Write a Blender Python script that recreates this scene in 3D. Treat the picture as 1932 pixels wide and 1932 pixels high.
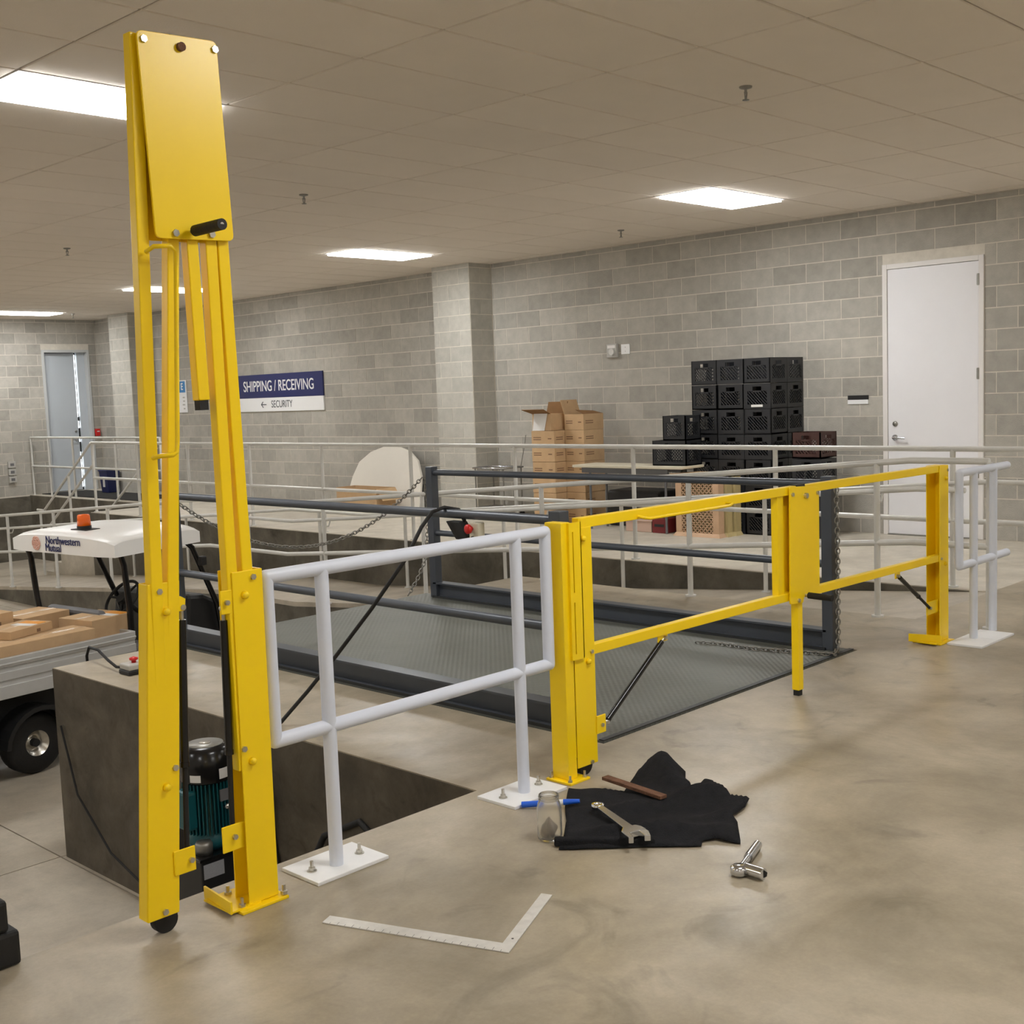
import bpy, bmesh, math, random
from mathutils import Vector, Matrix
random.seed(7)
for o in list(bpy.data.objects): bpy.data.objects.remove(o)
S = bpy.context.scene
COL = S.collection
PI = math.pi

# ------------------------------------------------------------------ camera, world, exposure
FPX = 2264.66
def make_camera():
    yaw, pitch, roll = 0.7685, 0.0995, -0.0373
    f = Vector((math.cos(pitch)*math.cos(yaw), math.cos(pitch)*math.sin(yaw), -math.sin(pitch)))
    rt = Vector((math.sin(yaw), -math.cos(yaw), 0)); up = rt.cross(f)
    c, s = math.cos(roll), math.sin(roll)
    r2 = c*rt + s*up; u2 = -s*rt + c*up
    m = Matrix((r2, u2, -f)).transposed().to_4x4()
    m.translation = Vector((-3.6769, -3.2449, 1.6077))
    cam = bpy.data.cameras.new('camera'); cam.sensor_width = 36; cam.lens = 36*FPX/1932
    cam.clip_start = 0.05; cam.clip_end = 100
    o = bpy.data.objects.new('camera', cam); COL.objects.link(o); o.matrix_world = m
    S.camera = o
make_camera()
LIGHT = 30.0                                   # radiance of the ceiling troffers
S.view_settings.view_transform = 'Standard'; S.view_settings.look = 'None'
S.view_settings.exposure = 0.0; S.view_settings.gamma = 1.0
S.view_settings.use_curve_mapping = False
w = bpy.data.worlds.new('world'); S.world = w; w.use_nodes = True
w.node_tree.nodes['Background'].inputs[0].default_value = (0.9, 0.92, 1.0, 1)
w.node_tree.nodes['Background'].inputs[1].default_value = 0.02

# ------------------------------------------------------------------ materials
def lin(c):
    return tuple(((x/255)/12.92 if x/255 <= 0.04045 else ((x/255+0.055)/1.055)**2.4) for x in c)
MATS = {}
def M(name, rgb, rough=0.5, metal=0.0, var=0.0, scale=6.0, bump=0.0, bscale=60.0, rnd=0.0, spec=0.5, coat=0.0):
    """plain procedural paint or metal: base colour, cloudy variation, fine relief, variation per object"""
    m = bpy.data.materials.new(name); m.use_nodes = True
    nt = m.node_tree; N = nt.nodes; L = nt.links; b = N['Principled BSDF']
    c = lin(rgb)
    b.inputs['Base Color'].default_value = (*c, 1); b.inputs['Roughness'].default_value = rough
    b.inputs['Metallic'].default_value = metal; b.inputs['Specular IOR Level'].default_value = spec
    b.inputs['Coat Weight'].default_value = coat
    tc = N.new('ShaderNodeTexCoord'); co = tc.outputs['Object']
    if rnd:
        oi = N.new('ShaderNodeObjectInfo'); ad = N.new('ShaderNodeVectorMath'); ad.operation = 'ADD'
        mu = N.new('ShaderNodeMath'); mu.operation = 'MULTIPLY'; mu.inputs[1].default_value = 37
        L.new(oi.outputs['Random'], mu.inputs[0]); L.new(co, ad.inputs[0]); L.new(mu.outputs[0], ad.inputs[1]); co = ad.outputs[0]
    col = None
    if var:
        n = N.new('ShaderNodeTexNoise'); n.inputs['Scale'].default_value = scale; n.inputs['Detail'].default_value = 6
        n.inputs['Roughness'].default_value = 0.6
        L.new(co, n.inputs['Vector'])
        mr = N.new('ShaderNodeMapRange'); mr.inputs[1].default_value = 0.3; mr.inputs[2].default_value = 0.7
        mr.inputs[3].default_value = 1-var; mr.inputs[4].default_value = 1+var
        L.new(n.outputs['Fac'], mr.inputs[0])
        hs = N.new('ShaderNodeHueSaturation'); hs.inputs['Color'].default_value = (*c, 1)
        val = mr.outputs[0]
        if rnd:
            m2 = N.new('ShaderNodeMapRange'); m2.inputs[3].default_value = 1-rnd; m2.inputs[4].default_value = 1+rnd
            L.new(oi.outputs['Random'], m2.inputs[0])
            mm = N.new('ShaderNodeMath'); mm.operation = 'MULTIPLY'
            L.new(val, mm.inputs[0]); L.new(m2.outputs[0], mm.inputs[1]); val = mm.outputs[0]
        L.new(val, hs.inputs['Value']); L.new(hs.outputs[0], b.inputs['Base Color'])
    if bump:
        n2 = N.new('ShaderNodeTexNoise'); n2.inputs['Scale'].default_value = bscale; n2.inputs['Detail'].default_value = 3
        L.new(co, n2.inputs['Vector'])
        bp = N.new('ShaderNodeBump'); bp.inputs['Strength'].default_value = bump; bp.inputs['Distance'].default_value = 0.01
        L.new(n2.outputs['Fac'], bp.inputs['Height']); L.new(bp.outputs[0], b.inputs['Normal'])
    MATS[name] = m
    return m
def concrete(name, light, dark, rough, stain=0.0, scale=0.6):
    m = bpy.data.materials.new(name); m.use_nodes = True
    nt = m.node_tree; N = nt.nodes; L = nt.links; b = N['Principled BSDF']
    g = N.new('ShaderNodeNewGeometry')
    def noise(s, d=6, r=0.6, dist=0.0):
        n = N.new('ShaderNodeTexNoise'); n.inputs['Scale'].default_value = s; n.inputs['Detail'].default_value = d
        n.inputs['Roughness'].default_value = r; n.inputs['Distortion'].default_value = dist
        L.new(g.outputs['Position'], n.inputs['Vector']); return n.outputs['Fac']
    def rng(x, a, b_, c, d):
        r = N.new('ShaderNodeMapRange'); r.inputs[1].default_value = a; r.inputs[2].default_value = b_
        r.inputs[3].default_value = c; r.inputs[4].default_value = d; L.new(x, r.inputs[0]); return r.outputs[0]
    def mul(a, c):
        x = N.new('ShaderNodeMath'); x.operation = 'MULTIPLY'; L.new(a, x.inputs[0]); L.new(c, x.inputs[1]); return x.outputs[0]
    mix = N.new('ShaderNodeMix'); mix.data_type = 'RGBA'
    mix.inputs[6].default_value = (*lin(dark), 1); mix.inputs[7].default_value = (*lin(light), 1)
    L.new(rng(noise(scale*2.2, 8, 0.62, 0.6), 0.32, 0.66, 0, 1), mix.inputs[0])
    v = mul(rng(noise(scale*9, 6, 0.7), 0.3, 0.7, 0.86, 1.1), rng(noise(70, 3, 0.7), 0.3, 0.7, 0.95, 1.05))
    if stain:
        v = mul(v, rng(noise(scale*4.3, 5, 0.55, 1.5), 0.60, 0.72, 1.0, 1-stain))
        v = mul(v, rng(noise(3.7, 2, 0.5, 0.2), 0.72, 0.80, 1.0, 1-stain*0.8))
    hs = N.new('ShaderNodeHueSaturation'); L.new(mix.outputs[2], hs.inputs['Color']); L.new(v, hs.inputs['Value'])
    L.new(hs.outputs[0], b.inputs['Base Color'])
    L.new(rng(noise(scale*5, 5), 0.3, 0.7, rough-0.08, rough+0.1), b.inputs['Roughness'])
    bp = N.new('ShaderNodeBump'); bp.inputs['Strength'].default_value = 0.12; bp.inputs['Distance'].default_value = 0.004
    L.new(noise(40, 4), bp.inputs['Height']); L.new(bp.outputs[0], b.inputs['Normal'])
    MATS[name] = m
    return m
def tread(name):
    m = M(name, (104, 106, 99), 0.5, 0.1, 0.14, 1.4)
    nt = m.node_tree; N = nt.nodes; L = nt.links; b = N['Principled BSDF']
    tc = N.new('ShaderNodeTexCoord'); outs = []
    for ang in (0.785, -0.785):
        mp = N.new('ShaderNodeMapping'); mp.inputs['Rotation'].default_value = (0, 0, ang); L.new(tc.outputs['Object'], mp.inputs['Vector'])
        wv = N.new('ShaderNodeTexWave'); wv.inputs['Scale'].default_value = 11; L.new(mp.outputs[0], wv.inputs['Vector']); outs.append(wv.outputs['Fac'])
    mx = N.new('ShaderNodeMath'); mx.operation = 'MULTIPLY'; L.new(outs[0], mx.inputs[0]); L.new(outs[1], mx.inputs[1])
    bp = N.new('ShaderNodeBump'); bp.inputs['Strength'].default_value = 0.5; bp.inputs['Distance'].default_value = 0.004
    L.new(mx.outputs[0], bp.inputs['Height']); L.new(bp.outputs[0], b.inputs['Normal'])
def emit(name, rgb, s):
    m = bpy.data.materials.new(name); m.use_nodes = True
    b = m.node_tree.nodes['Principled BSDF']
    b.inputs['Base Color'].default_value = (0.8, 0.8, 0.8, 1)
    b.inputs['Emission Color'].default_value = (*rgb, 1); b.inputs['Emission Strength'].default_value = s
    MATS[name] = m

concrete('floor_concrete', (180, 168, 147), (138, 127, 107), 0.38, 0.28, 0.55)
concrete('lower_concrete', (190, 180, 163), (160, 150, 134), 0.42, 0.14, 0.5)
concrete('dock_top', (206, 198, 183), (180, 172, 157), 0.5, 0.08, 0.6)
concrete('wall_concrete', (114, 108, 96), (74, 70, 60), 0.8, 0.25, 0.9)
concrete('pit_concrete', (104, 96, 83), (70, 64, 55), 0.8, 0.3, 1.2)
M('cmu', (173, 169, 160), 0.9, 0, 0.10, 9, 0.35, 90, rnd=0.13, spec=0.25)
M('cmu_pale', (184, 181, 172), 0.9, 0, 0.10, 9, 0.35, 90, rnd=0.08, spec=0.25)
M('mortar', (214, 208, 196), 0.9, 0, 0.08, 12, spec=0.2)
M('tile', (238, 228, 216), 0.95, 0, 0.015, 3, 0.2, 160, rnd=0.012, spec=0.2)
M('tile_gap', (96, 88, 78), 0.9)
M('yellow', (255, 216, 14), 0.30, 0, 0.03, 3, spec=0.5)
M('white_paint', (216, 221, 233), 0.35, 0, 0.02, 5)
M('plate_white', (236, 236, 236), 0.4, 0, 0.03, 8)
M('rail_paint', (214, 213, 208), 0.36, 0.1, 0.08, 5)
M('lift_grey', (74, 79, 87), 0.38, 0.2, 0.10, 4)
M('lift_dark', (44, 46, 48), 0.5, 0.1, 0.1, 6)
tread('tread_plate')
M('zinc', (196, 192, 182), 0.28, 0.9, 0.1, 30)
M('chrome', (205, 207, 211), 0.2, 1.0)
M('galv', (150, 148, 142), 0.45, 0.8, 0.1, 20)
M('black_rubber', (22, 21, 20), 0.7, 0, 0.1, 20, 0.2, 50)
M('black_gloss', (16, 16, 17), 0.22, 0, 0, 1)
M('black_plastic', (24, 24, 25), 0.5, 0, 0.1, 10)
M('crate_black', (38, 39, 42), 0.36, 0, 0.1, 8, rnd=0.1)
M('crate_red', (66, 38, 33), 0.5, 0, 0.12, 8)
M('crate_pink', (198, 164, 132), 0.55, 0, 0.08, 8)
M('crate_tan', (186, 168, 120), 0.55, 0, 0.08, 8)
M('cardboard', (198, 166, 128), 0.85, 0, 0.07, 7, rnd=0.06, spec=0.2)
M('cardboard_in', (136, 102, 68), 0.9, 0, 0.07, 7, spec=0.2)
M('tape', (216, 188, 154), 0.25, 0, 0.04, 9)
M('paper', (235, 233, 230), 0.7)
M('ink', (128, 98, 72), 0.8)
M('orange_label', (238, 160, 48), 0.5)
M('white_label', (222, 220, 216), 0.45)
M('grey_label', (168, 170, 176), 0.4, 0.2, 0.08, 200)
M('door_white', (236, 235, 238), 0.4, 0, 0.02, 2)
M('door_grey', (196, 203, 210), 0.4, 0, 0.02, 2)
M('frame_white', (230, 226, 223), 0.45)
M('frame_grey', (196, 198, 198), 0.45)
M('navy', (30, 38, 92), 0.4)
M('sign_white', (238, 238, 238), 0.4)
M('sign_blue', (60, 130, 190), 0.4)
M('dark_text', (70, 72, 80), 0.5)
M('bin_blue', (30, 38, 86), 0.4)
M('mat_black', (38, 37, 35), 0.95, 0, 0.1, 20)
M('table_white', (226, 221, 210), 0.45, 0, 0.02, 3)
M('table_cream', (214, 206, 184), 0.45, 0, 0.03, 3)
M('cart_white', (246, 245, 242), 0.3, 0, 0.02, 3)
M('cart_bed', (200, 200, 198), 0.45, 0.4, 0.06, 5)
M('cart_grey', (104, 104, 106), 0.6, 0, 0.06, 12)
M('logo_pink', (226, 178, 160), 0.5)
M('amber', (240, 104, 22), 0.25)
M('red', (206, 34, 32), 0.35)
M('ivory', (206, 200, 180), 0.5)
M('teal', (14, 84, 92), 0.38, 0.1, 0.08, 8)
M('rust', (112, 78, 58), 0.85, 0.2, 0.25, 30, 0.5, 120)
M('cloth', (38, 38, 40), 0.95, 0, 0.15, 30, 0.6, 220, spec=0.1)
M('marker_blue', (32, 96, 214), 0.35)
M('square_steel', (214, 211, 205), 0.45, 0.35, 0.1, 24)
M('rag_grey', (150, 140, 128), 0.9, 0, 0.2, 30)
M('plug_grey', (184, 182, 176), 0.6)
M('red_box', (120, 34, 36), 0.6)
M('pink_box', (206, 176, 158), 0.7)
M('dark_bag', (34, 32, 31), 0.6)
emit('troffer', (0.985, 0.988, 0.985), LIGHT)
emit('daylight', (0.95, 0.98, 1.0), 6.0)
def glass(name):
    m = bpy.data.materials.new(name); m.use_nodes = True
    b = m.node_tree.nodes['Principled BSDF']
    b.inputs['Base Color'].default_value = (0.99, 0.985, 0.96, 1); b.inputs['Roughness'].default_value = 0.18
    b.inputs['Transmission Weight'].default_value = 0.94; b.inputs['IOR'].default_value = 1.18
    MATS[name] = m
glass('jar_glass')

# ------------------------------------------------------------------ mesh helpers
INV = {}
class MB:
    def __init__(s): s.v = []; s.f = []; s.s = []
    def add(s, vs, fs, smooth=False):
        n = len(s.v); s.v += [Vector(p) for p in vs]
        for f in fs: s.f.append(tuple(i+n for i in f)); s.s.append(smooth)
        return s
    def hexa(s, p):
        return s.add(p, [(0,3,2,1),(4,5,6,7),(0,1,5,4),(1,2,6,5),(2,3,7,6),(3,0,4,7)])
    def box(s, x0, x1, y0, y1, z0, z1):
        return s.hexa([(x0,y0,z0),(x1,y0,z0),(x1,y1,z0),(x0,y1,z0),(x0,y0,z1),(x1,y0,z1),(x1,y1,z1),(x0,y1,z1)])
    def bar(s, p, q, wd, dp, side=(0,1,0)):
        """square bar from p to q; dp measured along `side`, wd across it"""
        p = Vector(p); q = Vector(q); d = (q-p).normalized(); sd = Vector(side)
        sd = (sd - d*sd.dot(d)).normalized(); u = d.cross(sd)
        a = [p+u*(i*wd/2)+sd*(j*dp/2) for i, j in ((-1,-1),(1,-1),(1,1),(-1,1))]
        b = [x+(q-p) for x in a]
        return s.hexa(a+b)
    def cyl(s, p, q, r, n=14, r2=None, cap=True):
        p = Vector(p); q = Vector(q); d = (q-p).normalized(); r2 = r if r2 is None else r2
        a = d.orthogonal().normalized(); b = d.cross(a)
        ring = [a*math.cos(2*PI*i/n)+b*math.sin(2*PI*i/n) for i in range(n)]
        s.add([p+c*r for c in ring]+[q+c*r2 for c in ring], [(i,(i+1)%n,n+(i+1)%n,n+i) for i in range(n)], True)
        if cap:
            s.add([p+c*r for c in ring], [tuple(reversed(range(n)))]); s.add([q+c*r2 for c in ring], [tuple(range(n))])
        return s
    def tube(s, path, r, n=8, closed=False):
        P = [Vector(p) for p in path]; m = len(P); rings = []; a = None
        for i in range(m):
            if closed: t = P[(i+1)%m]-P[i-1]
            else: t = P[min(i+1,m-1)]-P[max(i-1,0)]
            t.normalize()
            if a is None: a = t.orthogonal().normalized()
            a = (a - t*a.dot(t)).normalized(); b = t.cross(a)
            rings.append([P[i]+(a*math.cos(2*PI*k/n)+b*math.sin(2*PI*k/n))*r for k in range(n)])
        vs = [v for rg in rings for v in rg]; fs = []
        for i in range(m if closed else m-1):
            j = (i+1) % m
            fs += [(i*n+k, i*n+(k+1)%n, j*n+(k+1)%n, j*n+k) for k in range(n)]
        s.add(vs, fs, True)
        if not closed:
            s.add(rings[0], [tuple(reversed(range(n)))]); s.add(rings[-1], [tuple(range(n))])
        return s
    def prism(s, poly, axis, a0, a1):
        f = {'x': lambda u, v, a: (a,u,v), 'y': lambda u, v, a: (u,a,v), 'z': lambda u, v, a: (u,v,a)}[axis]
        n = len(poly)
        s.add([f(u,v,a0) for u, v in poly]+[f(u,v,a1) for u, v in poly],
              [tuple(reversed(range(n))), tuple(range(n,2*n))]+[(i,(i+1)%n,n+(i+1)%n,n+i) for i in range(n)])
        return s
    def lathe(s, prof, c, axis=(0,0,1), n=24, smooth=True):
        c = Vector(c); d = Vector(axis).normalized(); a = d.orthogonal().normalized(); b = d.cross(a); vs = []; fs = []
        for r, h in prof:
            for k in range(n): vs.append(c+d*h+(a*math.cos(2*PI*k/n)+b*math.sin(2*PI*k/n))*r)
        for i in range(len(prof)-1):
            fs += [(i*n+k, i*n+(k+1)%n, (i+1)*n+(k+1)%n, (i+1)*n+k) for k in range(n)]
        s.add(vs, fs, smooth)
        return s
    def build(s, name, mat, parent=None, bevel=0.0, local=False, fix=True, seg=2):
        me = bpy.data.meshes.new(name)
        vs = s.v
        if parent is not None and not local and parent.name in INV:
            im = INV[parent.name]; vs = [im @ v for v in vs]
        me.from_pydata([tuple(v) for v in vs], [], s.f)
        me.polygons.foreach_set('use_smooth', s.s)
        if fix:
            bm = bmesh.new(); bm.from_mesh(me); bmesh.ops.recalc_face_normals(bm, faces=bm.faces); bm.to_mesh(me); bm.free()
        me.materials.append(MATS[mat])
        o = bpy.data.objects.new(name, me); COL.objects.link(o)
        if parent is not None:
            o.parent = parent
            if parent.name in INV: INV[o.name] = INV[parent.name]
        if bevel:
            b = o.modifiers.new('bevel', 'BEVEL'); b.width = bevel; b.segments = seg; b.limit_method = 'ANGLE'; b.angle_limit = 0.7
            b.harden_normals = False
        return o
def tag(o, label, cat, group=None, kind=None):
    o['label'] = label; o['category'] = cat
    if group: o['group'] = group
    if kind: o['kind'] = kind
    return o
def thing(name, label, cat, loc=(0,0,0), rz=0.0, group=None, kind=None):
    o = bpy.data.objects.new(name, None); COL.objects.link(o)
    o.location = loc; o.rotation_euler = (0,0,rz); o.empty_display_size = 0.1
    INV[o.name] = (Matrix.Translation(Vector(loc)) @ Matrix.Rotation(rz, 4, 'Z')).inverted()
    return tag(o, label, cat, group, kind)
def plabel(o, label): o['label'] = label; return o
def copy_thing(root, loc, rz=None, label=None):
    def cp(o, par):
        c = o.copy(); COL.objects.link(c)
        if par is not None: c.parent = par
        for ch in [k for k in bpy.data.objects if k.parent == o]: cp(ch, c)
        return c
    r = cp(root, None); r.location = loc
    if rz is not None: r.rotation_euler = (0,0,rz)
    if label: r['label'] = label
    return r
def text(body, size, mat, parent, org, ux, uy, squeeze=1.0, name='lettering', ext=0.001, bold=0.0, align='CENTER'):
    cu = bpy.data.curves.new(name, 'FONT'); cu.body = body; cu.size = size; cu.extrude = ext; cu.offset = bold
    cu.align_x = align; cu.align_y = 'CENTER'
    t = bpy.data.objects.new(name+'_curve', cu); COL.objects.link(t)
    dg = bpy.context.evaluated_depsgraph_get(); me = bpy.data.meshes.new_from_object(t.evaluated_get(dg))
    bpy.data.objects.remove(t)
    ux = Vector(ux).normalized(); uy = Vector(uy).normalized(); uz = ux.cross(uy); org = Vector(org)
    for v in me.vertices:
        p = org + ux*(v.co.x*squeeze) + uy*v.co.y + uz*v.co.z
        v.co = INV[parent.name] @ p if parent is not None and parent.name in INV else p
    me.materials.clear(); me.materials.append(MATS[mat]); me.name = name
    o = bpy.data.objects.new(name, me); COL.objects.link(o); o.parent = parent
    return o
def bolts(parent, name, mat, spots, d, r=0.010, h=0.008, stud=0.0, local=False):
    for p in spots:
        m_ = MB(); bolt(m_, p, d, r, h, stud); m_.build(name, mat, parent, local=local)
def domes(parent, spots, local=False):
    for p in spots: MB().lathe([(0, 0), (.013, 0), (.011, .012), (.006, .016), (0, .016)], p, (0,-1,0), 10).build('painted_bolt', 'yellow', parent, local=local)
def bolt(mb, p, d, r=0.010, h=0.008, stud=0.0):
    p = Vector(p); d = Vector(d).normalized()
    mb.cyl(p-d*0.001, p+d*h, r, 6)
    if stud: mb.cyl(p, p+d*(h+stud), r*0.5, 8)
def arc(c, r, a0, a1, n, plane='xz'):
    out = []
    for i in range(n+1):
        a = a0+(a1-a0)*i/n; u, v = r*math.cos(a), r*math.sin(a)
        out.append({'xz': (c[0]+u, c[1], c[2]+v), 'xy': (c[0]+u, c[1]+v, c[2]), 'yz': (c[0], c[1]+u, c[2]+v)}[plane])
    return out

# ================================================================== STRUCTURE
ZC = 3.316; LOW = -1.22; XW = 7.9; YF = 19.2
XD = 5.10          # edge of the raised rear dock
XR = 3.85          # near side of the ramp
YE = 3.97          # end of the front dock
def slab_obj(name, mb, mat, label, cat):
    o = mb.build(name, mat); return tag(o, label, cat, kind='structure')
# front dock with a well for the lift
fl = MB()
fl.box(-9, XW+0.2, -8, 0.19, LOW, 0)
fl.box(-0.39, 0.42, 0.19, YE, LOW, 0)
fl.box(2.80, XR, 0.19, YE, LOW, 0)
fl.box(XR, XW+0.2, 0.19, 0.33, LOW, 0)
fl.box(0.42, 2.80, 0.19, YE, LOW, -0.35)
floor = slab_obj('floor', fl, 'floor_concrete', 'stained brown concrete dock floor in front of the lift', 'floor')
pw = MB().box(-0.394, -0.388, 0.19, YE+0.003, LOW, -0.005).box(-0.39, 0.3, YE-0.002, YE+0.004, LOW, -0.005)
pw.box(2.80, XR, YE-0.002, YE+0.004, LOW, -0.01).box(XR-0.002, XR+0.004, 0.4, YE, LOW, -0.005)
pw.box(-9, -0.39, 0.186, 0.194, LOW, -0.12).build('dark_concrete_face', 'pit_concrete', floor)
# lower floor of cast slabs with sawn joints
lb = MB().box(-9, 8.1, 0.19, YF, LOW-0.2, LOW-0.012)
lower = slab_obj('floor_lower', lb, 'wall_concrete', 'lower concrete drive level beyond the dock edge', 'floor')
gx = [-8.42, -4.42, -0.42, 3.58, 8.1]; gy = [0.2, 4.0, 8.0, 12.0, 16.0, YF]
for i in range(4):
    for j in range(5):
        MB().box(gx[i]+0.005, gx[i+1]-0.005, gy[j]+0.005, gy[j+1]-0.005, LOW-0.15, LOW).build('floor_slab', 'lower_concrete', lower)
# ramp
rp = MB().prism([(0.33, 0.0), (7.34, -0.55), (8.85, -0.55), (17.3, LOW), (17.3, LOW-0.1), (0.33, LOW-0.1)], 'x', XR, XD)
ramp = slab_obj('ramp', rp, 'lower_concrete', 'concrete wheelchair ramp sloping down beside the rear dock', 'ramp')
MB().prism([(3.98, -.32), (7.34, -.60), (8.85, -.60), (16.9, LOW-.02), (3.98, LOW-.02)], 'x', XR-.005, XR+.01).build('ramp_face_shade', 'wall_concrete', ramp)  # dark skin: the shadow under the ramp slab is put into its colour
# rear dock
rd = MB().box(XD, 8.1, 0.33, 14.3, LOW, 0).box(6.36, 8.1, 14.3, YF+0.2, LOW, 0)
dock = slab_obj('floor_rear_dock', rd, 'dock_top', 'raised concrete rear dock along the block wall', 'dock')
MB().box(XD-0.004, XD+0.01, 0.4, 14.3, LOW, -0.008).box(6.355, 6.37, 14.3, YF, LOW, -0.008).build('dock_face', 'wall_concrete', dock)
# stairs at the far end of the dock
stairs = thing('staircase', 'concrete stairs going down from the rear dock', 'stairs', (5.87, 14.3, LOW), kind='structure')
for k in range(6):
    z = -(k+1)*0.174
    MB().box(XD, 6.35, 14.3+k*0.28, 14.3+(k+1)*0.28, LOW, z).build('step', 'dock_top', stairs)

# ---- concrete block walls
CH, BW, GAP = 0.2036, 0.4064, 0.010
BLK = {}
def block_mesh(wd, ht, mat='cmu'):
    key = (round(wd, 3), round(ht, 3), mat)
    if key not in BLK:
        o = MB().box(-wd/2, wd/2, -0.003, 0.016, -ht/2, ht/2).build('block', mat); BLK[key] = o.data
        bpy.data.objects.remove(o)
    return BLK[key]
def put_block(parent, name, wd, ht, loc, rz, mat='cmu'):
    o = bpy.data.objects.new(name, block_mesh(wd, ht, mat)); COL.objects.link(o); o.parent = parent
    o.location = loc; o.rotation_euler = (0, 0, rz)
def lay(parent, a0, a1, place, rz, holes=(), z0=0.0, z1=ZC, phase=0.0, name='block', mat='cmu'):
    """running bond from a0 to a1 along the wall; place(a, z) -> location"""
    n = int(math.ceil((z1-z0)/CH-0.02))
    for r in range(n):
        za = z0+r*CH; zb = min(za+CH, z1)
        if zb-za < 0.03: continue
        off = phase + (BW/2 if r % 2 else 0)
        k0 = math.floor((a0-off)/BW)
        cuts = []
        a = off+k0*BW
        while a < a1-1e-6:
            cuts.append((max(a, a0), min(a+BW, a1))); a += BW
        for (u, v) in cuts:
            segs = [(u, v)]
            for (h0, h1, hz) in holes:
                if za < hz-0.05:
                    ns = []
                    for (p, q_) in segs:
                        if q_ <= h0 or p >= h1: ns.append((p, q_))
                        else:
                            if p < h0: ns.append((p, h0))
                            if q_ > h1: ns.append((h1, q_))
                    segs = ns
            for (p, q_) in segs:
                if q_-p < 0.04: continue
                zlo = za
                for (h0, h1, hz) in holes:
                    if za < hz <= zb and p < h1 and q_ > h0: zlo = hz
                hgt = zb-zlo-GAP
                if hgt < 0.03: continue
                put_block(parent, name, q_-p-GAP, hgt, place((p+q_)/2, (zlo+zb)/2), rz, mat)
def wall_x(name, y0, y1, label, hole=None, x=XW):
    mb = MB(); t = 0.2
    if hole:
        h0, h1, hz = hole
        mb.box(x, x+t, y0, h0, 0, ZC).box(x, x+t, h1, y1, 0, ZC).box(x, x+t, h0, h1, hz, ZC)
    else: mb.box(x, x+t, y0, y1, 0, ZC)
    return tag(mb.build(name, 'mortar'), label, 'wall', kind='structure')
DOOR1 = (1.54, 2.58, 2.75)
w1 = wall_x('wall_right', -8.0, 8.20, 'grey concrete block wall with the white door', DOOR1)
lay(w1, 0.62, 8.17, lambda a, z: (XW, a, z), -PI/2, holes=[DOOR1])
st = MB()
for r in range(17):
    za = r*CH; zb = min(za+CH, ZC)-GAP
    if zb-za < 0.03: continue
    a = -8.0+(BW/2 if r % 2 else 0)
    while a < 0.60:
        st.box(XW-0.004, XW+0.02, a, min(a+BW, 0.62)-GAP, za, zb); a += BW
o = st.build('block_courses', 'cmu', w1); o['kind'] = 'stuff'
w2 = wall_x('wall_middle', 8.2, 16.6, 'grey concrete block wall with the shipping sign')
lay(w2, 8.90, 16.6, lambda a, z: (XW, a, z), -PI/2, phase=0.1)
w3 = wall_x('wall_corner', 16.6, YF, 'grey concrete block wall beside the far corner')
lay(w3, 16.6, 17.12, lambda a, z: (XW, a, z), -PI/2, phase=0.1)
lay(w3, 17.86, YF, lambda a, z: (XW, a, z), -PI/2, phase=0.1)
def pilaster(name, y0, y1, label):
    x0 = 7.48
    o = tag(MB().box(x0, XW, y0, y1, 0, ZC).build(name, 'mortar'), label, 'pillar', kind='structure')
    lay(o, y0, y1, lambda a, z: (x0, a, z), -PI/2, phase=y0, mat='cmu_pale')
    lay(o, x0, XW-0.005, lambda a, z: (a, y0, z), 0, phase=x0, mat='cmu_pale')
    lay(o, x0, XW-0.005, lambda a, z: (a, y1, z), PI, phase=x0, mat='cmu_pale')
    return o
pilaster('trim_1', 8.17, 8.88, 'pale block pilaster between cardboard boxes and shipping sign')
pilaster('trim_2', 17.12, 17.84, 'pale block pilaster near the half-open grey door')
DX0, DX1, DZ = 6.78, 7.74, 2.74
fw = MB().box(-9, DX0, YF, YF+0.2, LOW, ZC).box(DX1, 8.1, YF, YF+0.2, 0, ZC).box(DX0, DX1, YF, YF+0.2, DZ, ZC)
w4 = tag(fw.build('wall_left', 'mortar'), 'grey concrete block end wall around the half-open grey door', 'wall', kind='structure')
lay(w4, 4.9, XW-0.005, lambda a, z: (a, YF, z), 0, holes=[(DX0, DX1, DZ)], phase=0.2)
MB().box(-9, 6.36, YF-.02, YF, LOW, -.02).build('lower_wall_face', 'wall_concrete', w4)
wb = MB().box(-9.2, -9, -8, YF+0.2, LOW, ZC).box(-9.2, 8.1, -8.2, -8, 0, ZC)
tag(wb.build('wall_behind', 'mortar'), 'block walls behind the viewpoint', 'wall', kind='structure')

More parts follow.
